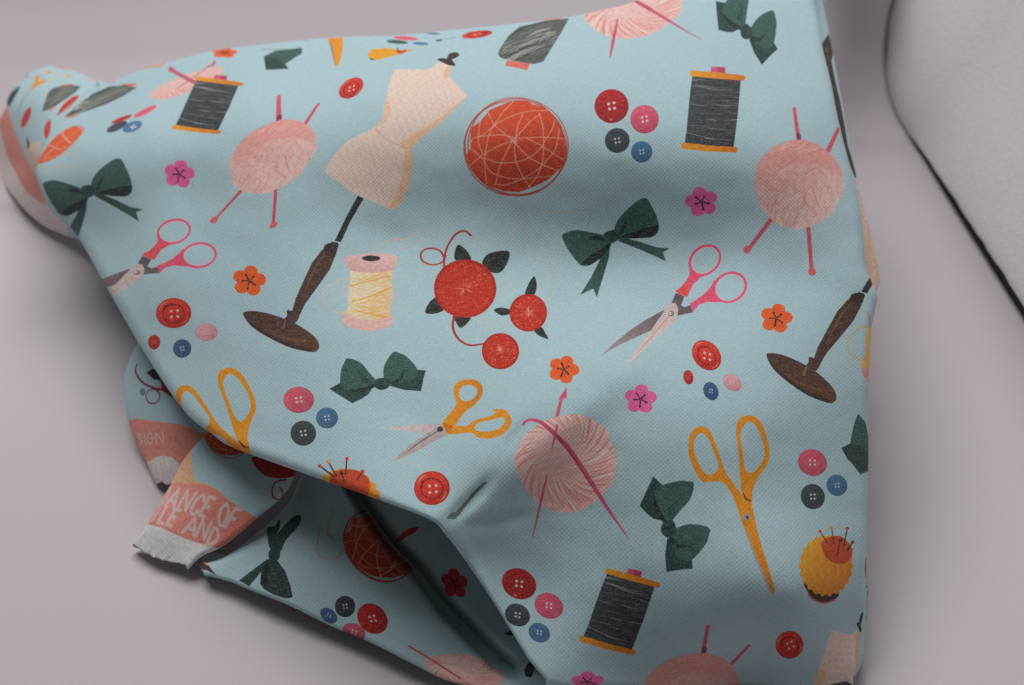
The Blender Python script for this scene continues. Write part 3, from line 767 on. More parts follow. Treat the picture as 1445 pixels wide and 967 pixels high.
UREF = FPX / 0.205        # fabric units per metre: about one photo pixel at the focus distance
def cloth_sheet(name, top, bottom, left, right, hfun, rolls, nc, nr, dens, draw, parent, base=CYAN, lift=None, thick=0.00025, uviters=400, split=None, fray=None):
    """A sheet of cloth: interior shaped by hfun (height, cm, over its outline), edges rolled under.
    rolls: side -> (radius px, max angle deg, tail length px)"""
    T, B, Lc, R = Curve(top), Curve(bottom), Curve(left), Curve(right)
    # edge parameters: negative = roll on the near side
    def axis(n, ra, rb):
        s = [np.linspace(0, 1, n)]
        def rollpart(r):
            if r is None: return np.zeros(0)
            rad, ang, tail = r
            rad = float(np.mean(rad(np.linspace(0, 1, 50)))) if callable(rad) else rad
            na = max(6, int(ang / 9)); nt = max(1, int(tail / 6)) if tail else 0
            return np.concatenate([np.radians(np.linspace(0, ang, na + 1)[1:]), math.radians(ang) + np.linspace(0, 1, nt + 1)[1:] * (tail / rad) if nt else []])
        a, b = rollpart(ra), rollpart(rb)
        return np.concatenate([np.zeros(len(a)), s[0], np.ones(len(b))]), np.concatenate([a[::-1], np.zeros(n + len(b))]), np.concatenate([np.zeros(len(a) + n), b])
    rl, rr, rt, rb = (rolls.get(k) for k in ('left', 'right', 'top', 'bottom'))
    S, fl, fr = axis(nc, rl, rr)
    V, ft, fb = axis(nr, rt, rb)
    s, t = np.meshgrid(S, V); FL, FT = np.meshgrid(fl, ft); FR, FB = np.meshgrid(fr, fb)
    def norm(cv, tt, sgn):
        e = 0.02
        d = cv(np.clip(tt + e, 0, 1)) - cv(np.clip(tt - e, 0, 1))
        d = d / (np.linalg.norm(d, axis=-1, keepdims=True) + 1e-9)
        return np.stack([-d[..., 1], d[..., 0]], -1) * sgn
    # outward normals in the picture plane (left curve runs down, top curve runs right)
    nL, nR, nT, nB = norm(Lc, t, 1), norm(R, t, -1), norm(T, s, -1), norm(B, s, 1)
    def rad(r, par=None):
        if not r: return 0.0
        if callable(r[0]): return r[0](np.asarray(par, float))
        return r[0]
    def radv(r, par):
        v = rad(r, par)
        return v[..., None] if isinstance(v, np.ndarray) and v.ndim else v
    cT, cB, cL, cR = T(s), B(s), Lc(t) - nL * radv(rl, t), R(t) - nR * radv(rr, t)
    cT = cT - nT * radv(rt, s); cB = cB - nB * radv(rb, s)
    # keep corners consistent
    s_, t_ = s[..., None], t[..., None]
    def cor(i, j):
        a = (T if j == 0 else B)(np.array([float(i)]))[0]
        nv = norm(T if j == 0 else B, np.array([float(i)]), -1 if j == 0 else 1)[0]
        nh = norm(Lc if i == 0 else R, np.array([float(j)]), 1 if i == 0 else -1)[0]
        return a, nv, nh
    c00, c10, c01, c11 = [cor(i, j) for i, j in ((0, 0), (1, 0), (0, 1), (1, 1))]
    a00 = c00[0] - c00[1] * rad(rt, 0) - c00[2] * rad(rl, 0); a10 = c10[0] - c10[1] * rad(rt, 1) - c10[2] * rad(rr, 0)
    a01 = c01[0] - c01[1] * rad(rb, 0) - c01[2] * rad(rl, 1); a11 = c11[0] - c11[1] * rad(rb, 1) - c11[2] * rad(rr, 1)
    # shift side curves so they meet at the inset corners
    def endfix(cur, cv, par, p0, p1, q0, q1):
        def w(x, d):
            e = min(1.0, max(4.0 * np.linalg.norm(d), 1.0) / cv.len)
            return np.clip(1 - x / e, 0, 1)[..., None]
        return cur + (p0 - q0) * w(par, p0 - q0) + (p1 - q1) * w(1 - par, p1 - q1)
    cT = endfix(cT, T, s, a00, a10, c00[0] - c00[1] * rad(rt, 0), c10[0] - c10[1] * rad(rt, 1))
    cB = endfix(cB, B, s, a01, a11, c01[0] - c01[1] * rad(rb, 0), c11[0] - c11[1] * rad(rb, 1))
    cL = endfix(cL, Lc, t, a00, a01, c00[0] - c00[2] * rad(rl, 0), c01[0] - c01[2] * rad(rl, 1))
    cR = endfix(cR, R, t, a10, a11, c10[0] - c10[2] * rad(rr, 0), c11[0] - c11[2] * rad(rr, 1))
    core = (1 - t_) * cT + t_ * cB + (1 - s_) * cL + s_ * cR - ((1 - s_) * (1 - t_) * a00 + s_ * (1 - t_) * a10 + (1 - s_) * t_ * a01 + s_ * t_ * a11)
    px = core.copy(); U0 = core.copy(); dep = np.zeros(s.shape)
    for r, n, F, par in ((rl, nL, FL, t), (rr, nR, FR, t), (rt, nT, FT, s), (rb, nB, FB, s)):
        if not r: continue
        rd, ang, tail = r; rd = rad(r, par); am = math.radians(ang)
        f = np.minimum(F, am); ex = np.maximum(F - am, 0) * rd
        off = rd * np.sin(f) + ex * math.cos(am)
        dd = rd * (1 - np.cos(f)) + ex * math.sin(am)
        px += n * off[..., None]; dep += dd
        U0 += n * (rd * F)[..., None]
    X, Y = px[..., 0], px[..., 1]
    hx, hy = X, Y
    h = hfun(hx, hy) * 0.01
    t0 = depth_for_height(X, Y, h)
    dpt = t0 + dep * t0 / FPX
    Pw = point(X, Y, dpt)
    if lift is not None:
        Pw = lift(Pw, X, Y)
    Pw[..., 2] = np.maximum(Pw[..., 2], 0.0006)
    # flattened fabric coordinates
    # (interior first; the rolled edges follow on at their true length)
    r0 = np.nonzero((ft == 0) & (fb == 0))[0]; c0 = np.nonzero((fl == 0) & (fr == 0))[0]
    def pick(idx, k): return np.unique(np.round(np.linspace(idx[0], idx[-1], max(4, len(idx) // k))).astype(int))
    def upsample(D, ii, jj):
        A = np.stack([np.stack([np.interp(np.arange(s.shape[1]), jj, row) for row in D[..., q]]) for q in (0, 1)], -1)
        return np.stack([np.stack([np.interp(np.arange(s.shape[0]), ii, A[:, j, q]) for j in range(s.shape[1])], 1) for q in (0, 1)], -1)
    Df = np.zeros_like(U0)
    for k, its in ((40, 150), (20, 150), (10, 200), (5, uviters), (3, uviters // 2)):
        ii, jj = pick(r0, k), pick(c0, k)
        if min(len(ii), len(jj)) < 5 and k > 5: continue
        sel = np.ix_(ii, jj)
        Uc = relax_uv(U0[sel] + Df[sel], Pw[sel], UREF, its)
        D = Uc - U0[sel]
        Df = upsample(D, ii, jj)
    def flips(M):
        g1 = M[:-1, 1:] - M[:-1, :-1]; g2 = M[1:, :-1] - M[:-1, :-1]
        return ((g1[..., 0] * g2[..., 1] - g1[..., 1] * g2[..., 0])[r0[0]:r0[-1], c0[0]:c0[-1]] <= 0).sum()
    nfix = 0
    while flips(U0 + Df) and nfix < 40:
        for _ in range(6):
            Dp = np.pad(Df, ((1, 1), (1, 1), (0, 0)), mode='edge')
            Df = (Dp[:-2, 1:-1] + Dp[2:, 1:-1] + Dp[1:-1, :-2] + Dp[1:-1, 2:]) / 4
        Df *= 0.96; nfix += 1
    if flips(U0):
        g1 = U0[:-1, 1:] - U0[:-1, :-1]; g2 = U0[1:, :-1] - U0[:-1, :-1]
        bad = np.argwhere((g1[..., 0] * g2[..., 1] - g1[..., 1] * g2[..., 0])[r0[0]:r0[-1], c0[0]:c0[-1]] <= 0)
        print("BAD", [(tuple(x), tuple(U0[x[0] + r0[0], x[1] + c0[0]].round())) for x in bad[::max(1, len(bad) // 10)]])
    print(name, "flat outline folds", flips(U0), "after", flips(U0 + Df), "passes", nfix)
    U = U0 + Df
    # lookup: photo position -> fabric position, from the side of the sheet that faces the viewer
    vis = (FL <= math.pi / 2) & (FR <= math.pi / 2) & (FT <= math.pi / 2) & (FB <= math.pi / 2)
    st = 2.0
    xs, ys = X[vis], Y[vis]
    ox, oy = math.floor(xs.min()) - 60, math.floor(ys.min()) - 60
    lw, lh = int((xs.max() - ox + 60) / st) + 2, int((ys.max() - oy + 60) / st) + 2
    accU = np.zeros((lh * lw, 2)); cnt = np.zeros(lh * lw)
    q = vis[:-1, :-1] & vis[1:, 1:] & vis[:-1, 1:] & vis[1:, :-1]
    dm = U - px
    for a in np.linspace(0, 1, 7):
        for b_ in np.linspace(0, 1, 7):
            def lerp(M): return ((M[:-1, :-1] * (1 - b_) + M[:-1, 1:] * b_) * (1 - a) + (M[1:, :-1] * (1 - b_) + M[1:, 1:] * b_) * a)[q]
            p = lerp(px); d = lerp(dm)
            id_ = np.round((p[:, 1] - oy) / st).astype(int) * lw + np.round((p[:, 0] - ox) / st).astype(int)
            cnt += np.bincount(id_, minlength=lh * lw)
            for c_ in (0, 1): accU[:, c_] += np.bincount(id_, d[:, c_], minlength=lh * lw)
    m = cnt > 0
    accU[m] /= cnt[m][:, None]
    G = accU.reshape(lh, lw, 2); M = m.reshape(lh, lw)
    for it in range(70):
        if M.all(): break
        Ms = np.pad(M, 1).astype(float); Gs = np.pad(G * M[..., None], ((1, 1), (1, 1), (0, 0)))
        sw = sum(Ms[1 + i:1 + i + lh, 1 + j:1 + j + lw] for i in (-1, 0, 1) for j in (-1, 0, 1))
        sg = sum(Gs[1 + i:1 + i + lh, 1 + j:1 + j + lw] for i in (-1, 0, 1) for j in (-1, 0, 1))
        new = (~M) & (sw > 0)
        G[new] = sg[new] / sw[new][:, None]; M = M | new
    lut = (G, ox, oy, st)
    u0, v0 = U[..., 0].min() - 4, U[..., 1].min() - 4
    W = int((U[..., 0].max() + 4 - u0) * dens) + 1; H = int((U[..., 1].max() + 4 - v0) * dens) + 1
    print("sheet", name, s.shape, "print", W, H, "stretch", np.abs(D).max())
    cv = Canvas(lut, u0, v0, W, H, dens, base)
    draw(cv)
    img = bpy.data.images.new(name + "_print", W, H)
    px4 = np.ones((H, W, 4), np.float32); px4[..., :3] = np.clip(cv.a, 0, 1)
    img.pixels.foreach_set(np.ascontiguousarray(px4[::-1]).ravel()); img.update(); img.pack()
    uvn = np.stack([(U[..., 0] - u0) * dens / W, 1 - (U[..., 1] - v0) * dens / H], -1)
    mat = fabric_material("printed_cotton_" + name, img, W, H, dens)
    if fray is not None:
        Pw = fray(Pw, s, t)
    def build(nm, rows, par):
        pv = Pw[rows].reshape(-1, 3); uu = uvn[rows].reshape(-1, 2)
        o = mesh_object(nm, pv, grid_faces(len(range(*rows.indices(s.shape[0]))), s.shape[1]), mat, par, uu)
        sol = o.modifiers.new("thickness", 'SOLIDIFY'); sol.thickness = thick; sol.offset = -1
        return o
    if split is None:
        return build(name, slice(0, s.shape[0]), parent)
    o = build(name, slice(0, split + 1), parent)
    build("selvedge", slice(split, s.shape[0]), o)
    return o

# ------------------------------------------------------------------ the setting: paper sweep and the light tent's side wall
def hit_floor(px, py, z=0.0):
    d = ray(np.array(px), np.array(py)); t = (z - CAMP[2]) / d[2]
    return CAMP + t * d
EA, EB = hit_floor(1445, 458), hit_floor(1300, 226)
edir = EB - EA; edir /= np.linalg.norm(edir)
wn = np.array([edir[1], -edir[0], 0.0])                   # horizontal, away from the fabric
if wn[0] < 0: wn = -wn
def hit_wall(px, py):
    d = ray(np.array(px), np.array(py)); t = ((EA - CAMP) @ wn) / (d @ wn)
    return CAMP + t * d
edge_px = [(1275, 187), (1257, 152), (1247, 108), (1246, 70), (1251, 30), (1258, 0), (1276, -70), (1298, -150)]
A0 = (EB - EA) @ edir - 0.012
def sweep_z(a):
    q = np.maximum(a - A0, 0); Rr = 0.10; m = math.radians(56)
    arc = Rr - np.sqrt(np.maximum(Rr * Rr - np.minimum(q, Rr * math.sin(m)) ** 2, 0))
    return arc + np.maximum(q - Rr * math.sin(m), 0) * math.tan(m)
def hit_sweep(px, py):
    d = ray(np.array(px), np.array(py)); t = np.linspace(0.15, 1.2, 20000)[:, None]
    p = CAMP + t * d
    g = p[:, 2] - sweep_z((p - EA) @ edir)
    return p[np.argmax(g < 0)]
edge3 = [EA - edir * 0.35, EA - edir * 0.12, EA, (EA + EB) / 2, EB] + [hit_sweep(*p) for p in edge_px]
print("sweep edge", [tuple(np.round(p, 3)) for p in edge3])
edge3 = np.array(edge3)
def crom3(p, n=10):
    p = np.vstack([2 * p[0] - p[1], p, 2 * p[-1] - p[-2]]); t = np.linspace(0, 1, n, endpoint=False)[:, None]; out = []
    for i in range(1, len(p) - 2):
        a, b, c, d = p[i - 1], p[i], p[i + 1], p[i + 2]
        out.append(0.5 * (2 * b + (c - a) * t + (2 * a - 5 * b + 4 * c - d) * t ** 2 + (3 * b - a - 3 * c + d) * t ** 3))
    return np.vstack(out + [p[-2:-1]])
prof = crom3(edge3)
M_PAPER = plain_material("white_paper", (0.70, 0.655, 0.675), 0.75, 0.2, 2600.0, 0.05, 0.25, 0.00008)
wl = np.linspace(0, 0.75, 40)
pv = prof[:, None, :] - wn[None, None, :] * wl[None, :, None]
fs = grid_faces(pv.shape[0], pv.shape[1])
sweep = mesh_object("backdrop_sheet", pv.reshape(-1, 3), fs, M_PAPER)
sweep["kind"] = "structure"
sol = sweep.modifiers.new("thickness", 'SOLIDIFY'); sol.thickness = 0.0004; sol.offset = -1

panel = bpy.data.objects.new("light_tent_panel", None); scene.collection.objects.link(panel)
panel["label"] = "white satin light tent side with a black seam, right of the paper"
panel["category"] = "tent wall"
M_SATIN = plain_material("white_satin", (0.72, 0.68, 0.70), 0.45, 0.4, 1500.0, 0.14, 0.35, 0.0004)
M_SEAM = plain_material("black_seam", (0.018, 0.017, 0.018), 0.9, 0.1, 4000.0, 0.3, 0.4, 0.0003)
GAP = -0.002
up = np.array([0, 0, 1.0])
wy = np.linspace(-0.5, 0.6, 90); wz = np.linspace(-0.03, 0.5, 50)
kk = np.linspace(-0.012, 0.40, 60)
lean = wn * 0.45 + up * 0.89
A2, B2 = np.meshgrid(np.arange(len(prof)), kk)
bul = 0.0007 * np.sin(A2 * 0.11 + B2 * 9) * np.sin(B2 * 25 + 1) * np.clip(B2 * 20, 0, 1)
ker = np.hanning(33); ker /= ker.sum()
base = np.stack([np.convolve(np.pad(prof[:, q], 16, mode='reflect', reflect_type='odd'), ker, 'valid') for q in range(3)], 1)
wv = base[None] + lean * B2[..., None] + wn * (GAP + 0.004 + bul)[..., None]
wall = mesh_object("satin_panel", wv.reshape(-1, 3), grid_faces(*A2.shape)[:, ::-1], M_SATIN, panel)
sol = wall.modifiers.new("thickness", 'SOLIDIFY'); sol.thickness = 0.001; sol.offset = 1
# black seam: a flattened cord lying in the gap along the bottom of the wall, thinning towards the back
sv, sf = [], []
path = prof; nseg = 10
hw = np.interp(np.arange(len(path)), [0, 20, 32, 40, 50, 60, 70, 76, 80, 85, 90, 130], [12, 12, 10.5, 7, 2.6, 1.8, 0.3, 0.8, 3.0, 2.4, 0.7, 0.4]) * 0.5e-4
hw *= 1 + 0.15 * np.sin(np.arange(len(path)) * 1.7) * np.sin(np.arange(len(path)) * 0.61)
for i, p in enumerate(path):
    a = path[max(i - 1, 0)]; b = path[min(i + 1, len(path) - 1)]
    tg = (b - a) / np.linalg.norm(b - a)
    n2 = np.cross(wn, tg); n2 /= np.linalg.norm(n2)
    if n2[2] < 0: n2 = -n2
    for k in range(nseg):
        an = 2 * math.pi * k / nseg
        sv.append(p + wn * (0.0007 + min(0.0008, hw[i]) * (1 + math.cos(an))) + n2 * (hw[i] * math.sin(an) + hw[i] * 0.4))
    if i:
        for k in range(nseg):
            k2 = (k + 1) % nseg
            sf.append([(i - 1) * nseg + k, (i - 1) * nseg + k2, i * nseg + k2, i * nseg + k])
mesh_object("seam", np.array(sv), sf, M_SEAM, panel)

# ------------------------------------------------------------------ the fabric
fabric = bpy.data.objects.new("printed_fabric", None); scene.collection.objects.link(fabric)
fabric["label"] = "crumpled light blue cotton printed with sewing things, lying folded on white paper"
fabric["category"] = "fabric"

# ---- front panel
main_pts = [
 (140,113,2.4),(200,98,2.9),(300,72,3.5),(380,62,3.9),(480,52,4.3),(640,42,4.8),(800,24,5.15),(1000,-50,5.5),(1150,-80,5.4),(1150,-210,5.3),(1000,-160,5.4),
 (60,245,2.6),(120,200,3.2),(200,170,3.75),(350,140,4.4),(500,120,4.8),(650,100,5.1),(800,90,5.3),(1000,80,5.35),(1140,60,5.15),
 (150,290,2.85),(250,260,3.5),(380,230,4.2),(550,200,4.6),(730,210,4.78),(870,220,4.85),(1000,220,4.9),(1120,215,4.8),(1185,200,4.6),
 (100,325,2.1),(205,500,1.95),(330,630,2.1),(420,665,2.4),(520,700,2.7),(612,738,2.75),(655,790,1.95),(690,840,1.6),(735,910,1.15),(200,400,2.55),
 (300,360,3.2),(450,350,3.6),(560,340,3.5),(730,370,3.42),(860,375,3.45),(1000,375,3.6),(1130,385,3.6),(1210,390,3.55),
 (350,480,2.8),(500,460,3.25),(700,480,3.25),(900,470,3.3),(1050,470,3.45),(1220,470,3.1),
 (450,600,2.72),(600,600,2.9),(740,600,3.0),(900,590,3.1),(1080,590,3.1),(1215,600,2.4),
 (620,700,2.75),(700,720,2.4),(800,720,2.2),(950,700,2.55),(1080,710,2.5),(1215,730,1.75),
 (760,830,1.45),(850,840,1.5),(1000,830,1.9),(1120,838,1.95),(1200,830,1.35),(1000,900,1.2),(1120,908,1.15),(1212,890,0.7),
 (775,960,0.85),(900,950,0.5),(1050,950,0.4),(1200,955,0.35)]
main_tps = TPS(main_pts, 0.006)
def main_h(x, y):
    h = main_tps(x, y)
    h = h + fold(x, y, [(615, 748), (645, 725), (675, 697), (705, 660)], -0.055, 10, 11, 0.4)
    h = h + fold(x, y, [(700, 650), (730, 612), (765, 575)], -0.018, 9, 9, 0.45)
    h = h + fold(x, y, [(640, 738), (700, 678), (770, 608), (850, 540), (960, 470)], 0.17, 85, 42, 0.3)
    h = h + fold(x, y, [(640, 745), (690, 738), (770, 720)], -0.03, 9, 12, 0.35)
    h = h + fold(x, y, [(640, 738), (665, 790), (700, 850)], 0.03, 10, 14, 0.35)
    h = h + fold(x, y, [(610, 726), (580, 640), (560, 560)], 0.02, 30, 30, 0.35)
    h = h + 0.02 * smooth_noise(x, y, 170, 3) + 0.006 * smooth_noise(x, y, 65, 5) + 0.008 * smooth_noise(x, y, 110, 8)
    return h

def draw_main(c):
    # faint loose threads of the print
    for p in ([(760, 258), (800, 262), (828, 275), (822, 295), (790, 300), (750, 292)], [(735, 300), (745, 340), (775, 370), (778, 410), (760, 440)], [(742, 375), (760, 366), (772, 380)], [(590, 340), (575, 350), (560, 352)],
              [(672, 445), (690, 455), (700, 468)]):
        c.stroke(ID, p, 1.6, (206, 170, 150), 0.5)
    # far edge, foreshortened prints
    silver_spool(c, ZL, [(315, 363), (370, 312), (450, 252), (530, 216), (600, 208), (667, 220), (600, 262), (520, 300), (430, 332), (350, 356)], [[(580, 205), (660, 198), (662, 212), (600, 214)], [(320, 364), (385, 346), (390, 352), (330, 370)]])
    c.poly(ZL, [(283, 352), (300, 315), (340, 275), (375, 258), (383, 266), (350, 305), (310, 342)], RED, smooth=True)
    T = ZL
    c.poly(T, [(180, 592), (205, 545), (250, 480), (310, 430), (360, 410), (392, 418), (398, 440), (370, 480), (300, 545), (230, 580)], (226, 92, 48), smooth=True)
    for p in ([(215, 560), (280, 500), (380, 430)], [(240, 500), (290, 520), (330, 510)], [(300, 440), (330, 480), (350, 490)], [(210, 570), (300, 540), (390, 450)]):
        c.stroke(T, p, 4, (242, 180, 150), 0.8)
    c.stroke(T, [(350, 408), (400, 412), (402, 440), (375, 470)], 4, (200, 96, 60), 0.8)
    c.stroke(T, [(190, 615), (260, 605), (340, 600), (370, 570), (350, 545), (300, 540)], 3.5, (232, 170, 140), 0.7)
    for p, rx, ry, ro, col in (((593, 374), 54, 10, -21, RED), ((708, 336), 62, 13, -27, (214, 92, 112)), ((570, 411), 54, 18, -25, (62, 74, 80)), ((645, 411), 50, 24, -22, (76, 122, 160))):
        c.ell(T, p, rx, ry, ro, col)
    for p in ((640, 412), (652, 405), (646, 418), (660, 412)):
        c.poly(T, ellipse(p, 6, 4, -20, 8), WHT, mottle=0)
    # gold handle, flower, yarn at the crest
    c.stroke(ZA, [(530, 293), (600, 280), (665, 272), (680, 262), (660, 258), (600, 270), (560, 286)], 7, GOLD, 1)
    flower(c, place((317, 74.5), 19, 8, 1, 0.42), FLO)
    yt = fit([(741, 600), (729, 652), (869, 652), (799, 722), (798, 585)], [(235, 112), (213, 132), (312, 103), (248, 137), (280, 103)])
    yarn_hook(c, yt, needles=False)
    c.stroke(ZA, [(705, 288), (760, 318), (815, 346)], 10, (188, 84, 104), 1, False); c.ell(ZA, (705, 288), 10, 8, 0, (190, 84, 104))
    c.stroke(ZA, [(886, 258), (830, 300), (735, 365)], 9, (196, 92, 112), 1, False); c.poly(ZA, [(895, 254), (884, 274), (850, 278)], (196, 92, 112))
    # half bow, scissors tip, buttons, pincushion near the crest
    c.poly(ZA, [(1090, 234), (1140, 210), (1250, 198), (1248, 220), (1180, 265), (1195, 285), (1100, 290)], GR1, smooth=False)
    c.poly(ZA, [(1092, 235), (1150, 240), (1195, 285), (1100, 290)], GR2)
    c.stroke(ZA, [(1080, 206), (1140, 205), (1200, 204)], 4, (150, 150, 150), 0.7)
    c.poly(ZU, [(12, 135), (135, 125), (128, 230), (112, 310), (92, 352), (72, 345), (45, 240)], GOLD)
    c.poly(ZU, [(25, 165), (52, 170), (70, 300), (80, 345), (68, 338), (42, 240)], (150, 128, 120), alpha=0.8)
    c.stroke(ZU, [(120, 124), (230, 120), (370, 108)], 6, (206, 150, 90), 0.8)
    for p, rx, ry, col in (((625, 134), 95, 15, (214, 88, 104)), ((558, 163), 84, 15, (58, 88, 84)), ((742, 176), 62, 12, (76, 122, 160)), ((840, 97), 62, 5, (60, 60, 66))):
        c.ell(ZU, p, rx, ry, 4, col)
    c.poly(ZU, [(325, 265), (350, 225), (440, 212), (520, 215), (560, 225), (680, 222), (800, 190), (640, 240), (500, 280), (390, 308), (340, 296)], (232, 156, 34))
    c.poly(ZU, [(535, 235), (570, 228), (640, 232), (580, 262)], (208, 80, 36))
    c.poly(ZU, [(338, 290), (370, 292), (380, 306), (350, 302)], (60, 36, 32))
    c.stroke(ZU, [(560, 215), (580, 245)], 4, (60, 36, 32), 1, False); c.stroke(ZU, [(625, 220), (610, 245)], 4, (60, 36, 32), 1, False)
    c.ell(ZU, (885, 151), 28, 7, -4, (52, 78, 74)); c.stroke(ZU, [(905, 148), (1020, 126)], 3, (80, 110, 110), 0.8)
    ornate(c, fit([(-1, 0), (1, 0), (0, -1), (0, 1)], [(672 - 19.5, 52.5), (672 + 22, 45), (668, 44.5), (678, 53)]))
    silver_spool(c, ZB, [(652, 225), (662, 200), (690, 155), (740, 112), (850, 86), (947, 77), (905, 150), (868, 210), (840, 255), (800, 266), (720, 252), (665, 240)], [[(690, 250), (785, 262), (774, 291), (682, 272)], [(835, 84), (905, 74), (918, 80), (870, 88)]])
    c.stroke(ZB, [(800, 84), (835, 78)], 6, GOLD, 0.9, False)
    yh = fit([(724, 648), (869, 652), (800, 722), (885, 757), (753, 757)], [(829, 23), (962, 2), (885, 48), (998, 54), (866, 84)])
    yarn_hook(c, yh)
    bow_plain(c, fit([(465, 549), (496, 506), (537, 541), (600, 523), (560, 498)], [(1007, 8), (1042, -16), (1068, 31), (1080, 77), (1108, 16)]))
    ornate(c, fit([(-1, 0), (1, 0), (0, -1), (0, 1)], [(479, 128), (513, 121), (498, 110), (492, 139)]))
    # large prints
    spool(c, ID)
    spool(c, fit([(974, 102), (1051, 111), (961, 206), (1041, 211)], [(277, 115), (341, 114), (241, 174), (313, 192)]))
    spool(c, fit([(974, 102), (1051, 111), (961, 206), (1041, 211)], [(854, 804), (931, 827), (818, 901), (896, 921)]))
    yarn_plain(c, ID)
    yarn_plain(c, fit([(1121, 155), (1183, 182), (1055, 352), (1146, 383), (1064, 260), (1192, 260)], [(396, 152), (454, 141), (300, 306), (393, 330), (322, 225), (437, 198)]))
    yarn_plain(c, fit([(1121, 155), (1183, 182), (1064, 260), (1192, 260)], [(991, 885), (1067, 912), (909, 972), (1037, 978)]))
    yarn_hook(c, ID)
    temari(c, ID)
    mannequin(c, ID); stand(c, ID)
    stand(c, fit([(344, 444), (450, 487), (478, 320), (416, 445)], [(1085, 504), (1183, 562), (1224, 392), (1145, 508)]))
    # dress form at the lower right corner
    c.poly(ZJ, [(630, 738), (600, 830), (575, 900), (540, 1000), (640, 1060), (720, 1000), (740, 880), (748, 780), (738, 735), (715, 755), (680, 750)], SKIN)
    c.poly(ZJ, [(748, 780), (740, 735), (735, 770), (728, 860), (736, 900)], SKIN2); c.poly(ZJ, [(575, 900), (540, 1000), (590, 980), (610, 920)], SKIN2, alpha=0.7)
    c.poly(ZJ, [(735, 708), (744, 706), (750, 680), (758, 660), (764, 668), (758, 695), (752, 715), (757, 740), (750, 748)], (58, 44, 40))
    bow_tails(c, ID)
    bow_tails(c, fit([(793, 333), (914, 280), (930, 320), (870, 335), (945, 351), (938, 368), (824, 375), (840, 418)], [(63, 262), (174, 225), (191, 262), (119, 268), (202, 299), (193, 313), (91, 305), (106, 345)]))
    bow_plain(c, ID)
    bow_plain(c, fit([(465, 549), (496, 506), (537, 541), (600, 523), (560, 498), (498, 569)], [(918, 676), (973, 684), (953, 745), (966, 801), (1011, 753), (905, 712)]))
    # bow running off the right edge
    c.poly(ZF, [(735, 773), (765, 808), (778, 870), (785, 945), (740, 905), (702, 895), (718, 815)], GR1)
    c.poly(ZF, [(666, 915), (702, 896), (745, 905), (790, 950), (800, 1000), (745, 1025), (715, 985), (690, 960)], GR2)
    shears_pink(c, ID)
    shears_pink(c, fit([(994, 369), (1030, 405), (947, 442), (974, 410), (979, 432)], [(246, 328), (281, 358), (194, 381), (219, 361), (228, 382)]))
    shears_open(c, ID)
    shears_tall(c, ID)
    shears_tall(c, fit([(1057, 596), (992, 611), (1055, 704), (1085, 640), (1057, 668)], [(324, 521), (264, 556), (346, 629), (358, 575), (339, 589)]))
    for p, r, col, ro in (((990, 285), 24.5, FLP, -12), ((904, 563.5), 24, FLP, 5), ((253, 246), 23, FLP, 10), ((829, 962), 25, FLP, 0), ((1095.5, 449.5), 24, FLO, 12), ((795.5, 521.5), 23, FLO, 20), ((351.5, 396.5), 25, FLO, 10)):
        flower(c, place(p, r, ro, 1, 0.92 if p[1] < 940 else 0.6), col)
    cluster4(c, ID)
    cluster4(c, fit([(863, 150), (909, 168), (871, 198), (905, 214)], [(732, 824.5), (774.5, 854), (731, 867), (760, 893)]))
    cluster3(c, ID)
    cluster3(c, fit([(421.5, 564.5), (461.5, 590), (428, 611.5)], [(1146.5, 653), (1181, 685), (1147, 701)]))
    cluster5(c, ID)
    cluster5(c, fit([(245, 442), (217.5, 483), (257, 492), (291.5, 469)], [(997, 502), (971.5, 532), (1003, 553), (1033.5, 539.5)]))
    ornate(c, place((609.5, 689), 25.3, 0, 1, 0.95)); ornate(c, place((1114, 910), 19.5, -20))
    light_spool(c, ID)
    # light spool running off the right edge
    c.stroke(ZF, [(770, 410), (730, 425), (700, 460), (692, 490), (705, 525), (750, 556)], 5, (222, 168, 70), 0.9)
    c.poly(ZF, [(778, 415), (765, 450), (768, 520), (748, 570), (752, 610), (775, 640), (820, 640), (820, 415)], (226, 176, 90))
    c.poly(ZF, [(748, 580), (752, 610), (775, 640), (820, 640), (815, 600)], (212, 150, 140))
    c.stroke(ZF, [(775, 350), (782, 380), (785, 405)], 12, (206, 130, 130), 0.7, taper=[0.4, 1, 1])
    c.poly(ZJ, [(785, 425), (772, 440), (769, 480), (772, 515), (785, 525)], (168, 40, 36))
    pomegranates(c, ID)
    pincushion(c, ID)
    pincushion(c, fit([(1128, 797), (1204, 797), (1166, 752)], [(443, 702), (539, 706), (488, 658)]), False)
    c.poly(ZG, [(925, 510), (950, 482), (1000, 476), (1055, 488), (1090, 530), (1075, 590), (1000, 600), (935, 560)], (190, 70, 26), smooth=True)
    for p, q, col in (((882, 462), (942, 506), (210, 70, 50)), ((918, 445), (952, 503), (232, 150, 40)), ((995, 432), (990, 497), (210, 60, 50)), ((1060, 485), (1036, 520), (190, 60, 60)), ((972, 492), (986, 528), (50, 36, 40))):
        c.stroke(ZG, [p, q], 5.5, (52, 34, 36), 0.95, False)
        c.ell(ZG, p, 8, 8, 0, col)
    # dark print caught in the pinched crease, and a sliver of print on the folded edge
    c.poly(ZH, [(1125, 272), (1160, 275), (1180, 255), (1200, 225), (1240, 175), (1295, 120), (1280, 118), (1230, 165), (1190, 215), (1160, 245), (1140, 250)], (104, 116, 100))
    c.poly(ZH, [(1160, 395), (1195, 430), (1230, 490), (1222, 492), (1180, 440)], (222, 130, 110))

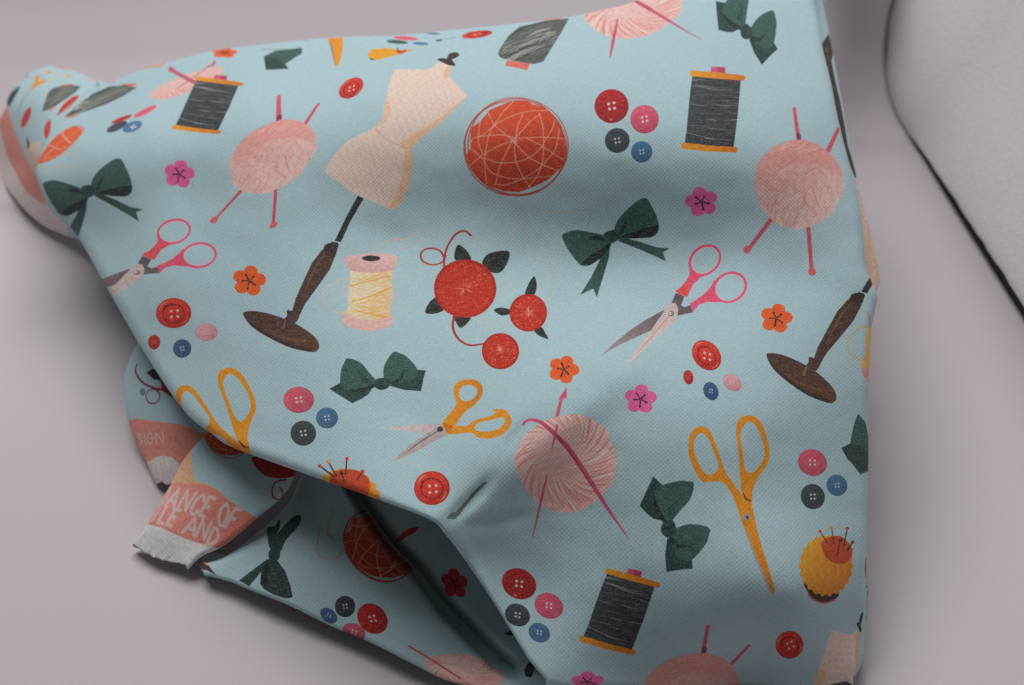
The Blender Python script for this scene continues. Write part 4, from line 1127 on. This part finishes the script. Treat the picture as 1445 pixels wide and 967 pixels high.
top = [(137, 114), (166, 106), (200, 98), (300, 72), (380, 62), (480, 52), (560, 50), (640, 42), (720, 34), (800, 24), (850, 14), (900, 0), (1000, -50), (1080, -120), (1146, -210)]
right = [(1146, -210), (1147, -120), (1147, -40), (1149, 0), (1156, 34), (1161, 68), (1172, 113), (1182, 164), (1195, 218), (1211, 280), (1218, 330), (1222, 375), (1231, 400), (1238, 418), (1235, 438), (1230, 463), (1227, 511), (1225.5, 560), (1225.5, 650), (1223, 741), (1222, 829), (1220, 915), (1214, 950), (1204, 967)]
left = [(137, 114), (112, 137), (86, 163), (67, 195), (56, 222), (51, 245), (62, 275), (80, 300), (110, 335), (150, 405), (205, 500), (260, 580), (300, 613), (330, 632), (420, 665), (520, 700), (585, 724), (612, 736), (622, 746), (645, 775), (690, 840), (730, 905), (757, 950), (770, 972)]
bottom = [(770, 972), (830, 974), (900, 972), (1040, 967), (1150, 969), (1204, 967)]
front = cloth_sheet("front_panel", top, bottom, left, right, main_h,
    {'left': (lambda q: np.interp(q, [0, 0.25, 0.6, 0.72, 0.8, 1.0], [14.0, 16.0, 15.0, 10.0, 6.0, 6.0]), 170, 130), 'right': (12, 95, 260), 'top': (lambda q: np.interp(q, [0, 0.05, 0.2, 1], [7.0, 10.0, 20.0, 22.0]), 120, 260), 'bottom': (12, 120, 60)}, 300, 280, 2.2, draw_main, fabric)
front["label"] = "smooth top layer covered in large prints"

# ---- far left end with its pink selvedge
far_tps = TPS([(10, 144, 1.7), (38, 103, 1.8), (90, 95, 2.05), (139, 113, 2.15), (60, 130, 2.3), (100, 125, 2.3), (90, 160, 2.55), (40, 170, 2.0), (30, 200, 1.6), (60, 220, 2.2), (45, 250, 1.3), (20, 230, 0.9), (-6, 180, 1.1), (12, 268, 0.35), (58, 315, 0.3), (95, 331, 0.35), (80, 280, 1.3), (110, 320, 1.0), (150, 200, 2.3), (150, 300, 1.6), (165, 120, 1.9)])
def draw_far(c):
    c.poly(ZL, [(-60, 290), (36, 300), (52, 370), (75, 440), (130, 570), (185, 665), (225, 790), (330, 900), (330, 1050), (-90, 1050)], (226, 206, 202))
    c.poly(ZL, [(-8, 385), (20, 335), (36, 305), (52, 372), (75, 440), (130, 570), (185, 668), (222, 786), (205, 786), (130, 732), (90, 662), (30, 545)], (222, 142, 128))
    c.poly(ZL2, [(100, 610), (150, 500), (255, 405), (262, 440), (190, 570), (120, 685)], (38, 58, 54), smooth=True)
    c.poly(ZL2, [(400, 470), (450, 390), (480, 330), (465, 290), (510, 250), (550, 285), (500, 350), (600, 310), (650, 320), (560, 375), (470, 420), (430, 465)], GOLD)
    for p in ([(500, 270), (560, 220), (640, 200), (700, 205), (640, 235), (560, 275)], [(620, 325), (700, 280), (820, 235), (960, 262), (870, 285), (730, 315)]):
        c.stroke(ZL2, p, 15, (222, 160, 70), 0.9)
    c.ell(ZL2, (672, 210), 34, 18, -5, GOLD); c.ell(ZL2, (940, 264), 34, 13, 0, GOLD)
    c.stroke(ZL2, [(395, 480), (320, 570), (270, 680), (235, 860)], 24, (128, 122, 124), 0.8, taper=[0.8, 1, 1, 0.3])
    c.ell(ZL2, (355, 825), 150, 46, -68, (190, 50, 34))
    silver_spool(c, ZL2, [(568, 752), (608, 620), (650, 500), (700, 440), (800, 410), (950, 388), (1100, 402), (1030, 480), (900, 575), (780, 655), (660, 718)], [[(800, 410), (850, 380), (990, 372), (1000, 390), (900, 400)], [(640, 735), (780, 660), (770, 680), (680, 735)]])
    c.poly(ZL2, [(775, 805), (810, 720), (880, 630), (1000, 540), (1075, 530), (1040, 580), (940, 670), (850, 750)], RED, smooth=True)
    c.poly(ZL2, [(720, 135), (860, 140), (1000, 182), (860, 165)], (208, 90, 70), smooth=True)
    c.stroke(ZL2, [(1150, 310), (1290, 335), (1390, 315)], 14, (206, 160, 160), 0.7)
    c.poly(ZL, [(213, 440), (222, 400), (243, 376), (246, 420), (232, 468), (220, 460)], (196, 62, 40), smooth=True)
    c.poly(ZL, [(130, 520), (155, 490), (200, 480), (205, 540), (190, 620), (175, 640), (150, 590)], SKIN); c.poly(ZL, [(130, 520), (146, 500), (165, 560), (178, 630), (170, 640), (148, 590)], SKIN2, alpha=0.5)
    c.poly(ZL, [(132, 520), (130, 460), (138, 470), (145, 495), (138, 518)], (52, 44, 42))
far = cloth_sheet("end_fold", [(38, 104), (67, 94), (87, 95), (107, 101), (139, 114), (178, 122)],
    [(8, 263), (32, 293), (58, 316), (82, 328), (112, 338), (165, 345)],
    [(38, 104), (20, 122), (9, 142), (-1, 165), (-8, 190), (-9, 215), (-3, 240), (8, 263)], [(178, 122), (190, 220), (165, 345)],
    lambda x, y: far_tps(x, y), {'top': (6, 130, 80)}, 60, 60, 3.0, draw_far, fabric, uviters=200)

# ---- second layer seen behind the right edge
side_tps = TPS([(1100, -80, 4.9), (1170, -60, 4.6), (1100, 100, 4.7), (1190, 100, 4.3), (1150, 250, 4.1), (1215, 250, 3.7), (1180, 380, 3.3), (1240, 390, 2.9)])
def draw_side(c):
    c.poly(ZC, [(583, 187), (613, 138), (626, 180), (633, 215), (624, 250), (640, 330), (660, 415), (676, 500), (692, 600), (728, 722), (724, 740), (704, 690), (680, 610), (665, 560), (650, 510), (628, 410), (605, 300), (592, 230)], (66, 52, 46))
    c.stroke(ZC, [(604, 200), (612, 240), (618, 262)], 7, (128, 96, 70), 0.6)
    c.poly(ZC, [(690, 745), (728, 735), (760, 800), (860, 1180), (800, 1260), (690, 1100)], (224, 192, 176))
    c.poly(ZC, [(775, 920), (800, 1040), (830, 1120), (800, 1200), (760, 1100)], SKIN2, alpha=0.35)
side = cloth_sheet("side_fold", [(1100, -90), (1130, -90), (1152, -90)], [(1190, 432), (1215, 429), (1236, 414)],
    [(1100, -90), (1130, 160), (1190, 432)], [(1152, -90), (1161, 0), (1170, 45), (1185, 125), (1209, 250), (1228, 325), (1239, 375), (1242, 396), (1236, 414)],
    lambda x, y: side_tps(x, y), {'right': (9, 110, 200)}, 30, 110, 2.2, draw_side, fabric, uviters=150)

# ---- inner fold: bottom layer lying on the paper, rising again as the shaded wall of the pocket
inner_tps = TPS([(270, 800, 0.3), (341, 829, 0.35), (466, 884, 0.35), (588, 941, 0.35), (656, 967, 0.35), (760, 990, 0.4),
    (330, 775, 0.45), (380, 735, 0.6), (420, 760, 0.85), (520, 820, 0.75), (600, 890, 0.6), (680, 950, 0.35),
    (430, 690, 0.85), (480, 690, 0.7), (510, 714, 0.7), (548, 769, 0.68), (588, 809, 0.64), (622, 856, 0.58), (663, 897, 0.5), (690, 930, 0.45), (728, 955, 0.42),
    (480, 760, 0.85), (545, 700, 0.75), (570, 735, 0.75), (610, 780, 0.7), (650, 830, 0.65), (700, 890, 0.55), (740, 935, 0.4), (660, 770, 0.5), (720, 840, 0.45), (780, 930, 0.5),
    (432, 610, 0.8), (520, 640, 0.6), (600, 690, 0.7), (650, 700, 0.8)])
def inner_h(x, y):
    h = inner_tps(x, y)
    h = h + fold(x, y, [(470, 650), (510, 714), (548, 769), (588, 809), (622, 856), (663, 897), (700, 935), (745, 962)], -0.75, 12, 8, 0.12)
    h = np.minimum(h, main_tps(x, y) - 0.5)
    return np.maximum(h, 0.06) + 0.012 * smooth_noise(x, y, 90, 14)
def draw_inner(c):
    # bow with tails, lying askew
    c.poly(ZH, [(375, 315), (410, 300), (425, 275), (430, 300), (410, 360), (405, 400), (385, 390)], GR2, smooth=True)
    c.poly(ZH, [(405, 410), (400, 370), (430, 320), (480, 268), (508, 258), (518, 272), (500, 310), (455, 360), (430, 410)], GR2, smooth=True)
    c.poly(ZH, [(385, 440), (370, 470), (300, 555), (285, 545), (258, 530), (310, 490), (370, 445)], GR2)
    c.poly(ZH, [(385, 440), (420, 450), (450, 490), (472, 550), (482, 600), (455, 606), (400, 588), (360, 565), (346, 540), (352, 490)], (44, 62, 60))
    c.poly(ZH, [(385, 440), (375, 500), (378, 570), (346, 545), (352, 490)], GR3)
    c.poly(ZH, [(385, 405), (420, 398), (430, 425), (415, 448), (385, 445)], GR2, smooth=True)
    temari(c, fit([(730, 207), (655, 207), (730, 272), (805, 207), (730, 138)], [(536, 772), (492, 745), (520, 812), (592, 795), (548, 724)]))
    c.poly(ID, [(483, 640), (512, 714), (550, 769), (590, 809), (624, 856), (665, 897), (760, 960), (800, 800), (700, 640)], CYAN, mottle=0)
    for p in ([(452, 740), (448, 775), (455, 786), (475, 788), (488, 770)], [(470, 720), (462, 750), (470, 760)]):
        c.stroke(ID, p, 1.6, (200, 140, 116), 0.7)
    button(c, place((487, 856), 14.3, 0, 1, 1.05), (58, 66, 74))
    button(c, fit([(-1, 0), (1, 0), (0, -1), (0, 1)], [(505, 873), (547, 873), (521, 852), (530, 895)]), (178, 36, 32))
    button(c, fit([(-1, 0), (1, 0), (0, -1), (0, 1)], [(453, 861), (475, 877), (469, 861), (459, 876)]), (72, 98, 146))
    button(c, fit([(-1, 0), (1, 0), (0, -1), (0, 1)], [(485, 884), (515, 899), (505, 882), (494, 902)]), (196, 88, 104))
    yarn_hook(c, fit([(729, 652), (869, 652), (799, 585), (799, 722)], [(603, 938), (712, 960), (660, 922), (650, 968)]), needles=False)
    c.stroke(ID, [(577, 912), (610, 932), (650, 958)], 2.2, (190, 84, 104), 1)
    flower(c, fit([(-1, 0), (1, 0), (0, -1), (0, 1)], [(621, 822), (661, 826), (640, 800), (643, 845)]), (190, 40, 46))
    c.poly(ZH, [(905, 370), (925, 345), (970, 312), (1008, 305), (995, 330), (950, 352), (925, 372)], (190, 50, 56))
    c.poly(ZI, [(385, 752), (425, 738), (450, 728), (445, 755), (415, 760)], GR2)
    c.poly(ZI, [(478, 930), (472, 905), (490, 870), (510, 850), (520, 890), (500, 935)], (40, 56, 52))
    c.poly(ZH, [(88, 462), (120, 450), (140, 480), (165, 510), (130, 490), (100, 480)], (74, 50, 44))
    c.poly(ZH, [(98, 452), (130, 440), (140, 470), (120, 465)], SKIN2)
inner = cloth_sheet("inner_fold", [(432, 600), (470, 605), (520, 615), (590, 640), (680, 690)], [(284, 801), (300, 808), (341, 828), (409, 855), (466, 883), (521, 906), (588, 940), (622, 957), (668, 970), (800, 1000)],
    [(432, 600), (428, 650), (413, 700), (380, 738), (330, 777), (300, 794), (284, 801)], [(680, 690), (740, 800), (790, 920), (800, 1000)], inner_h, {'bottom': (7, 160, 30), 'left': (12, 150, 20)}, 150, 130, 2.4, draw_inner, fabric, uviters=250)

# ---- curled end with pink band on the left
curl_tps = TPS([(196, 490, 1.1), (180, 520, 0.85), (176, 550, 0.7), (184, 603, 0.45), (197, 633, 0.3), (212, 660, 0.25), (226, 684, 0.2), (240, 600, 0.95), (240, 540, 1.2), (280, 560, 1.25), (290, 610, 0.95), (260, 650, 0.6), (238, 660, 0.5), (250, 690, 0.3), (330, 650, 0.8), (240, 470, 1.3), (300, 520, 1.3)])
def draw_curl(c):
    c.poly(ZS, [(0, 660), (285, 625), (350, 585), (420, 570), (500, 590), (560, 640), (600, 700), (900, 760), (900, 1100), (0, 1100)], (214, 204, 202))
    c.poly(ZS, [(0, 232), (66, 235), (150, 215), (350, 240), (560, 265), (680, 295), (800, 360), (1000, 400), (1000, 800), (600, 705), (560, 640), (500, 590), (420, 570), (350, 585), (285, 628), (200, 660), (0, 680)], (222, 142, 128))
    W1 = (226, 170, 160)
    for ch, x, y, w in (('S', 165, 352, 40), ('I', 222, 350, 20), ('G', 255, 345, 52), ('N', 335, 340, 80)):
        letter(c, ZS, ch, (x, y + 10), (x + w, y), (x + 12, y + 118), 15, (236, 190, 182), 1.0)
    for p in ([(500, 470), (560, 400)], [(520, 400), (570, 460)], [(470, 490), (520, 540)], [(590, 420), (560, 440)], [(590, 490), (640, 460)]):
        c.stroke(ZS, p, 14, (186, 150, 148), 0.55, False)
    c.stroke(ZS, [(155, 60), (150, 140), (148, 210)], 8, (206, 180, 130), 0.6)
    c.poly(ZT, [(215, 150), (250, 175), (300, 225), (305, 245), (270, 232), (225, 205)], (150, 28, 26))
    c.poly(ZT, [(160, 130), (185, 115), (230, 130), (235, 165), (190, 158)], (30, 34, 32))
    c.stroke(ZT, [(122, 100), (118, 130), (145, 170), (185, 190), (225, 200), (260, 212)], 6, (132, 34, 32), 1)
    c.stroke(ZT, ellipse((187, 226), 28, 29, 0, 20), 5, (120, 40, 38), 1, closed=True)
    c.ell(ZT, (146, 208), 11, 15, 0, (96, 130, 150))
curl = cloth_sheet("curled_end", [(200, 475), (250, 480), (320, 540)], [(220, 683), (229, 687), (240, 684), (262, 680)],
    [(200, 475), (186, 500), (177, 525), (174, 550), (178, 580), (184, 605), (196, 633), (208, 656), (215, 672), (220, 683)], [(320, 540), (330, 590), (300, 640), (262, 680)],
    lambda x, y: curl_tps(x, y), {'left': (9, 150, 60), 'bottom': (2, 90, 0)}, 60, 80, 3.0, draw_curl, fabric, uviters=200)

# ---- selvedge tongue with lettering
tongue_tps = TPS([(189, 770, 0.2), (217, 786, 0.22), (241, 795, 0.22), (266, 803, 0.3), (208, 740, 0.45), (242, 682, 0.75), (270, 635, 1.0), (299, 603, 1.2), (230, 750, 0.5), (280, 760, 0.55), (300, 710, 0.95), (330, 660, 1.25), (370, 640, 1.4), (319, 768, 0.6), (361, 733, 0.95), (403, 695, 1.3), (417, 663, 1.5), (360, 690, 1.2), (420, 610, 1.6), (330, 580, 1.4)])
def draw_tongue(c):
    T = ZK
    c.poly(ZT, [(425, 345), (345, 430), (250, 560), (255, 600), (520, 680), (470, 620), (440, 600), (405, 578), (360, 570), (345, 520), (345, 440), (380, 380)], (226, 176, 140), grad=((218, 164, 104), (300, 520), (450, 590)))
    c.poly(T, [(395, 150), (480, 130), (540, 150), (640, 150), (720, 165), (820, 205), (890, 280), (1000, 350), (1130, 430), (1250, 500), (1250, 760), (850, 735), (700, 700), (550, 650), (400, 590), (300, 540), (180, 512), (80, 490), (200, 400)], (226, 142, 128), grad=((214, 126, 112), (400, 400), (1100, 600)))
    c.poly(T, [(-80, 470), (170, 518), (300, 545), (400, 595), (550, 655), (700, 705), (850, 742), (1300, 800), (1200, 1300), (-200, 1100)], (238, 230, 226))
    c.stroke(T, [(190, 512), (300, 540), (400, 590), (550, 652), (700, 702), (850, 738)], 7, (226, 150, 138), 0.7)
    LT = (216, 190, 186)
    w = 27
    dx = np.array([-92, 165.0])
    w = 32
    for ch, x, y, wd in (('D', 372, 170, 36), ('A', 430, 180, 80), ('N', 540, 205, 85), ('C', 645, 245, 70), ('E', 740, 265, 55), ('O', 856, 318, 80), ('F', 975, 372, 58)):
        tl = np.array([x, y], float); v = np.array([wd, wd * 0.30]); d = dx * (1.0 if ch != 'O' else 1.12)
        if ch in 'O': d = np.array([-45, 195.0])
        letter(c, T, ch, tl, tl + v, tl + d, w, LT, 0.95 if ch != 'D' else 0.6)
    for ch, x, y, wd in (('I', 296, 340, 20), ('L', 352, 355, 50), ('E', 430, 375, 52), ('A', 560, 440, 110), ('N', 680, 470, 88), ('D', 778, 545, 74)):
        tl = np.array([x, y], float); v = np.array([wd, wd * 0.30]); d = np.array([-80, 140.0])
        if ch in 'AND': d = np.array([-62, 150.0])
        letter(c, T, ch, tl, tl + v, tl + d, w, LT, 0.95 if ch != 'I' else 0.6)
    temari(c, fit([(730, 207), (655, 207), (730, 275), (805, 207)], [(317, 612), (288, 600), (312, 643), (352, 630)]))
    c.poly(ZT, [(585, 470), (640, 470), (720, 490), (770, 530), (740, 550), (690, 555), (640, 545), (600, 510)], (160, 36, 30), smooth=True)
    c.stroke(ZT, [(720, 560), (680, 570), (665, 600), (672, 632), (700, 638), (708, 610), (695, 590)], 6, (150, 50, 44), 1)
def fray_tongue(P, s, t):
    g = np.random.default_rng(8).normal(0, 1, P.shape[1])
    w = np.clip((t - 0.93) / 0.07, 0, 1)
    g = np.convolve(g, [0.3, 0.5, 0.3], 'same')
    P[..., 1] += (w * g * 0.00009); P[..., 0] += w * np.roll(g, 3) * 0.0001
    return P
tongue = cloth_sheet("folded_tongue", [(330, 575), (380, 590), (450, 625)], [(188, 769), (205, 780), (217, 786), (241, 795), (266, 803)],
    [(330, 575), (299, 603), (270, 635), (255, 656), (242, 682), (226, 709), (208, 740), (188, 769)], [(450, 625), (425, 650), (404, 694), (361, 733), (319, 768), (284, 786), (266, 803)],
    lambda x, y: tongue_tps(x, y), {'left': (4, 120, 10), 'right': (9, 150, 20)}, 70, 110, 3.4, draw_tongue, fabric, uviters=200, fray=fray_tongue)
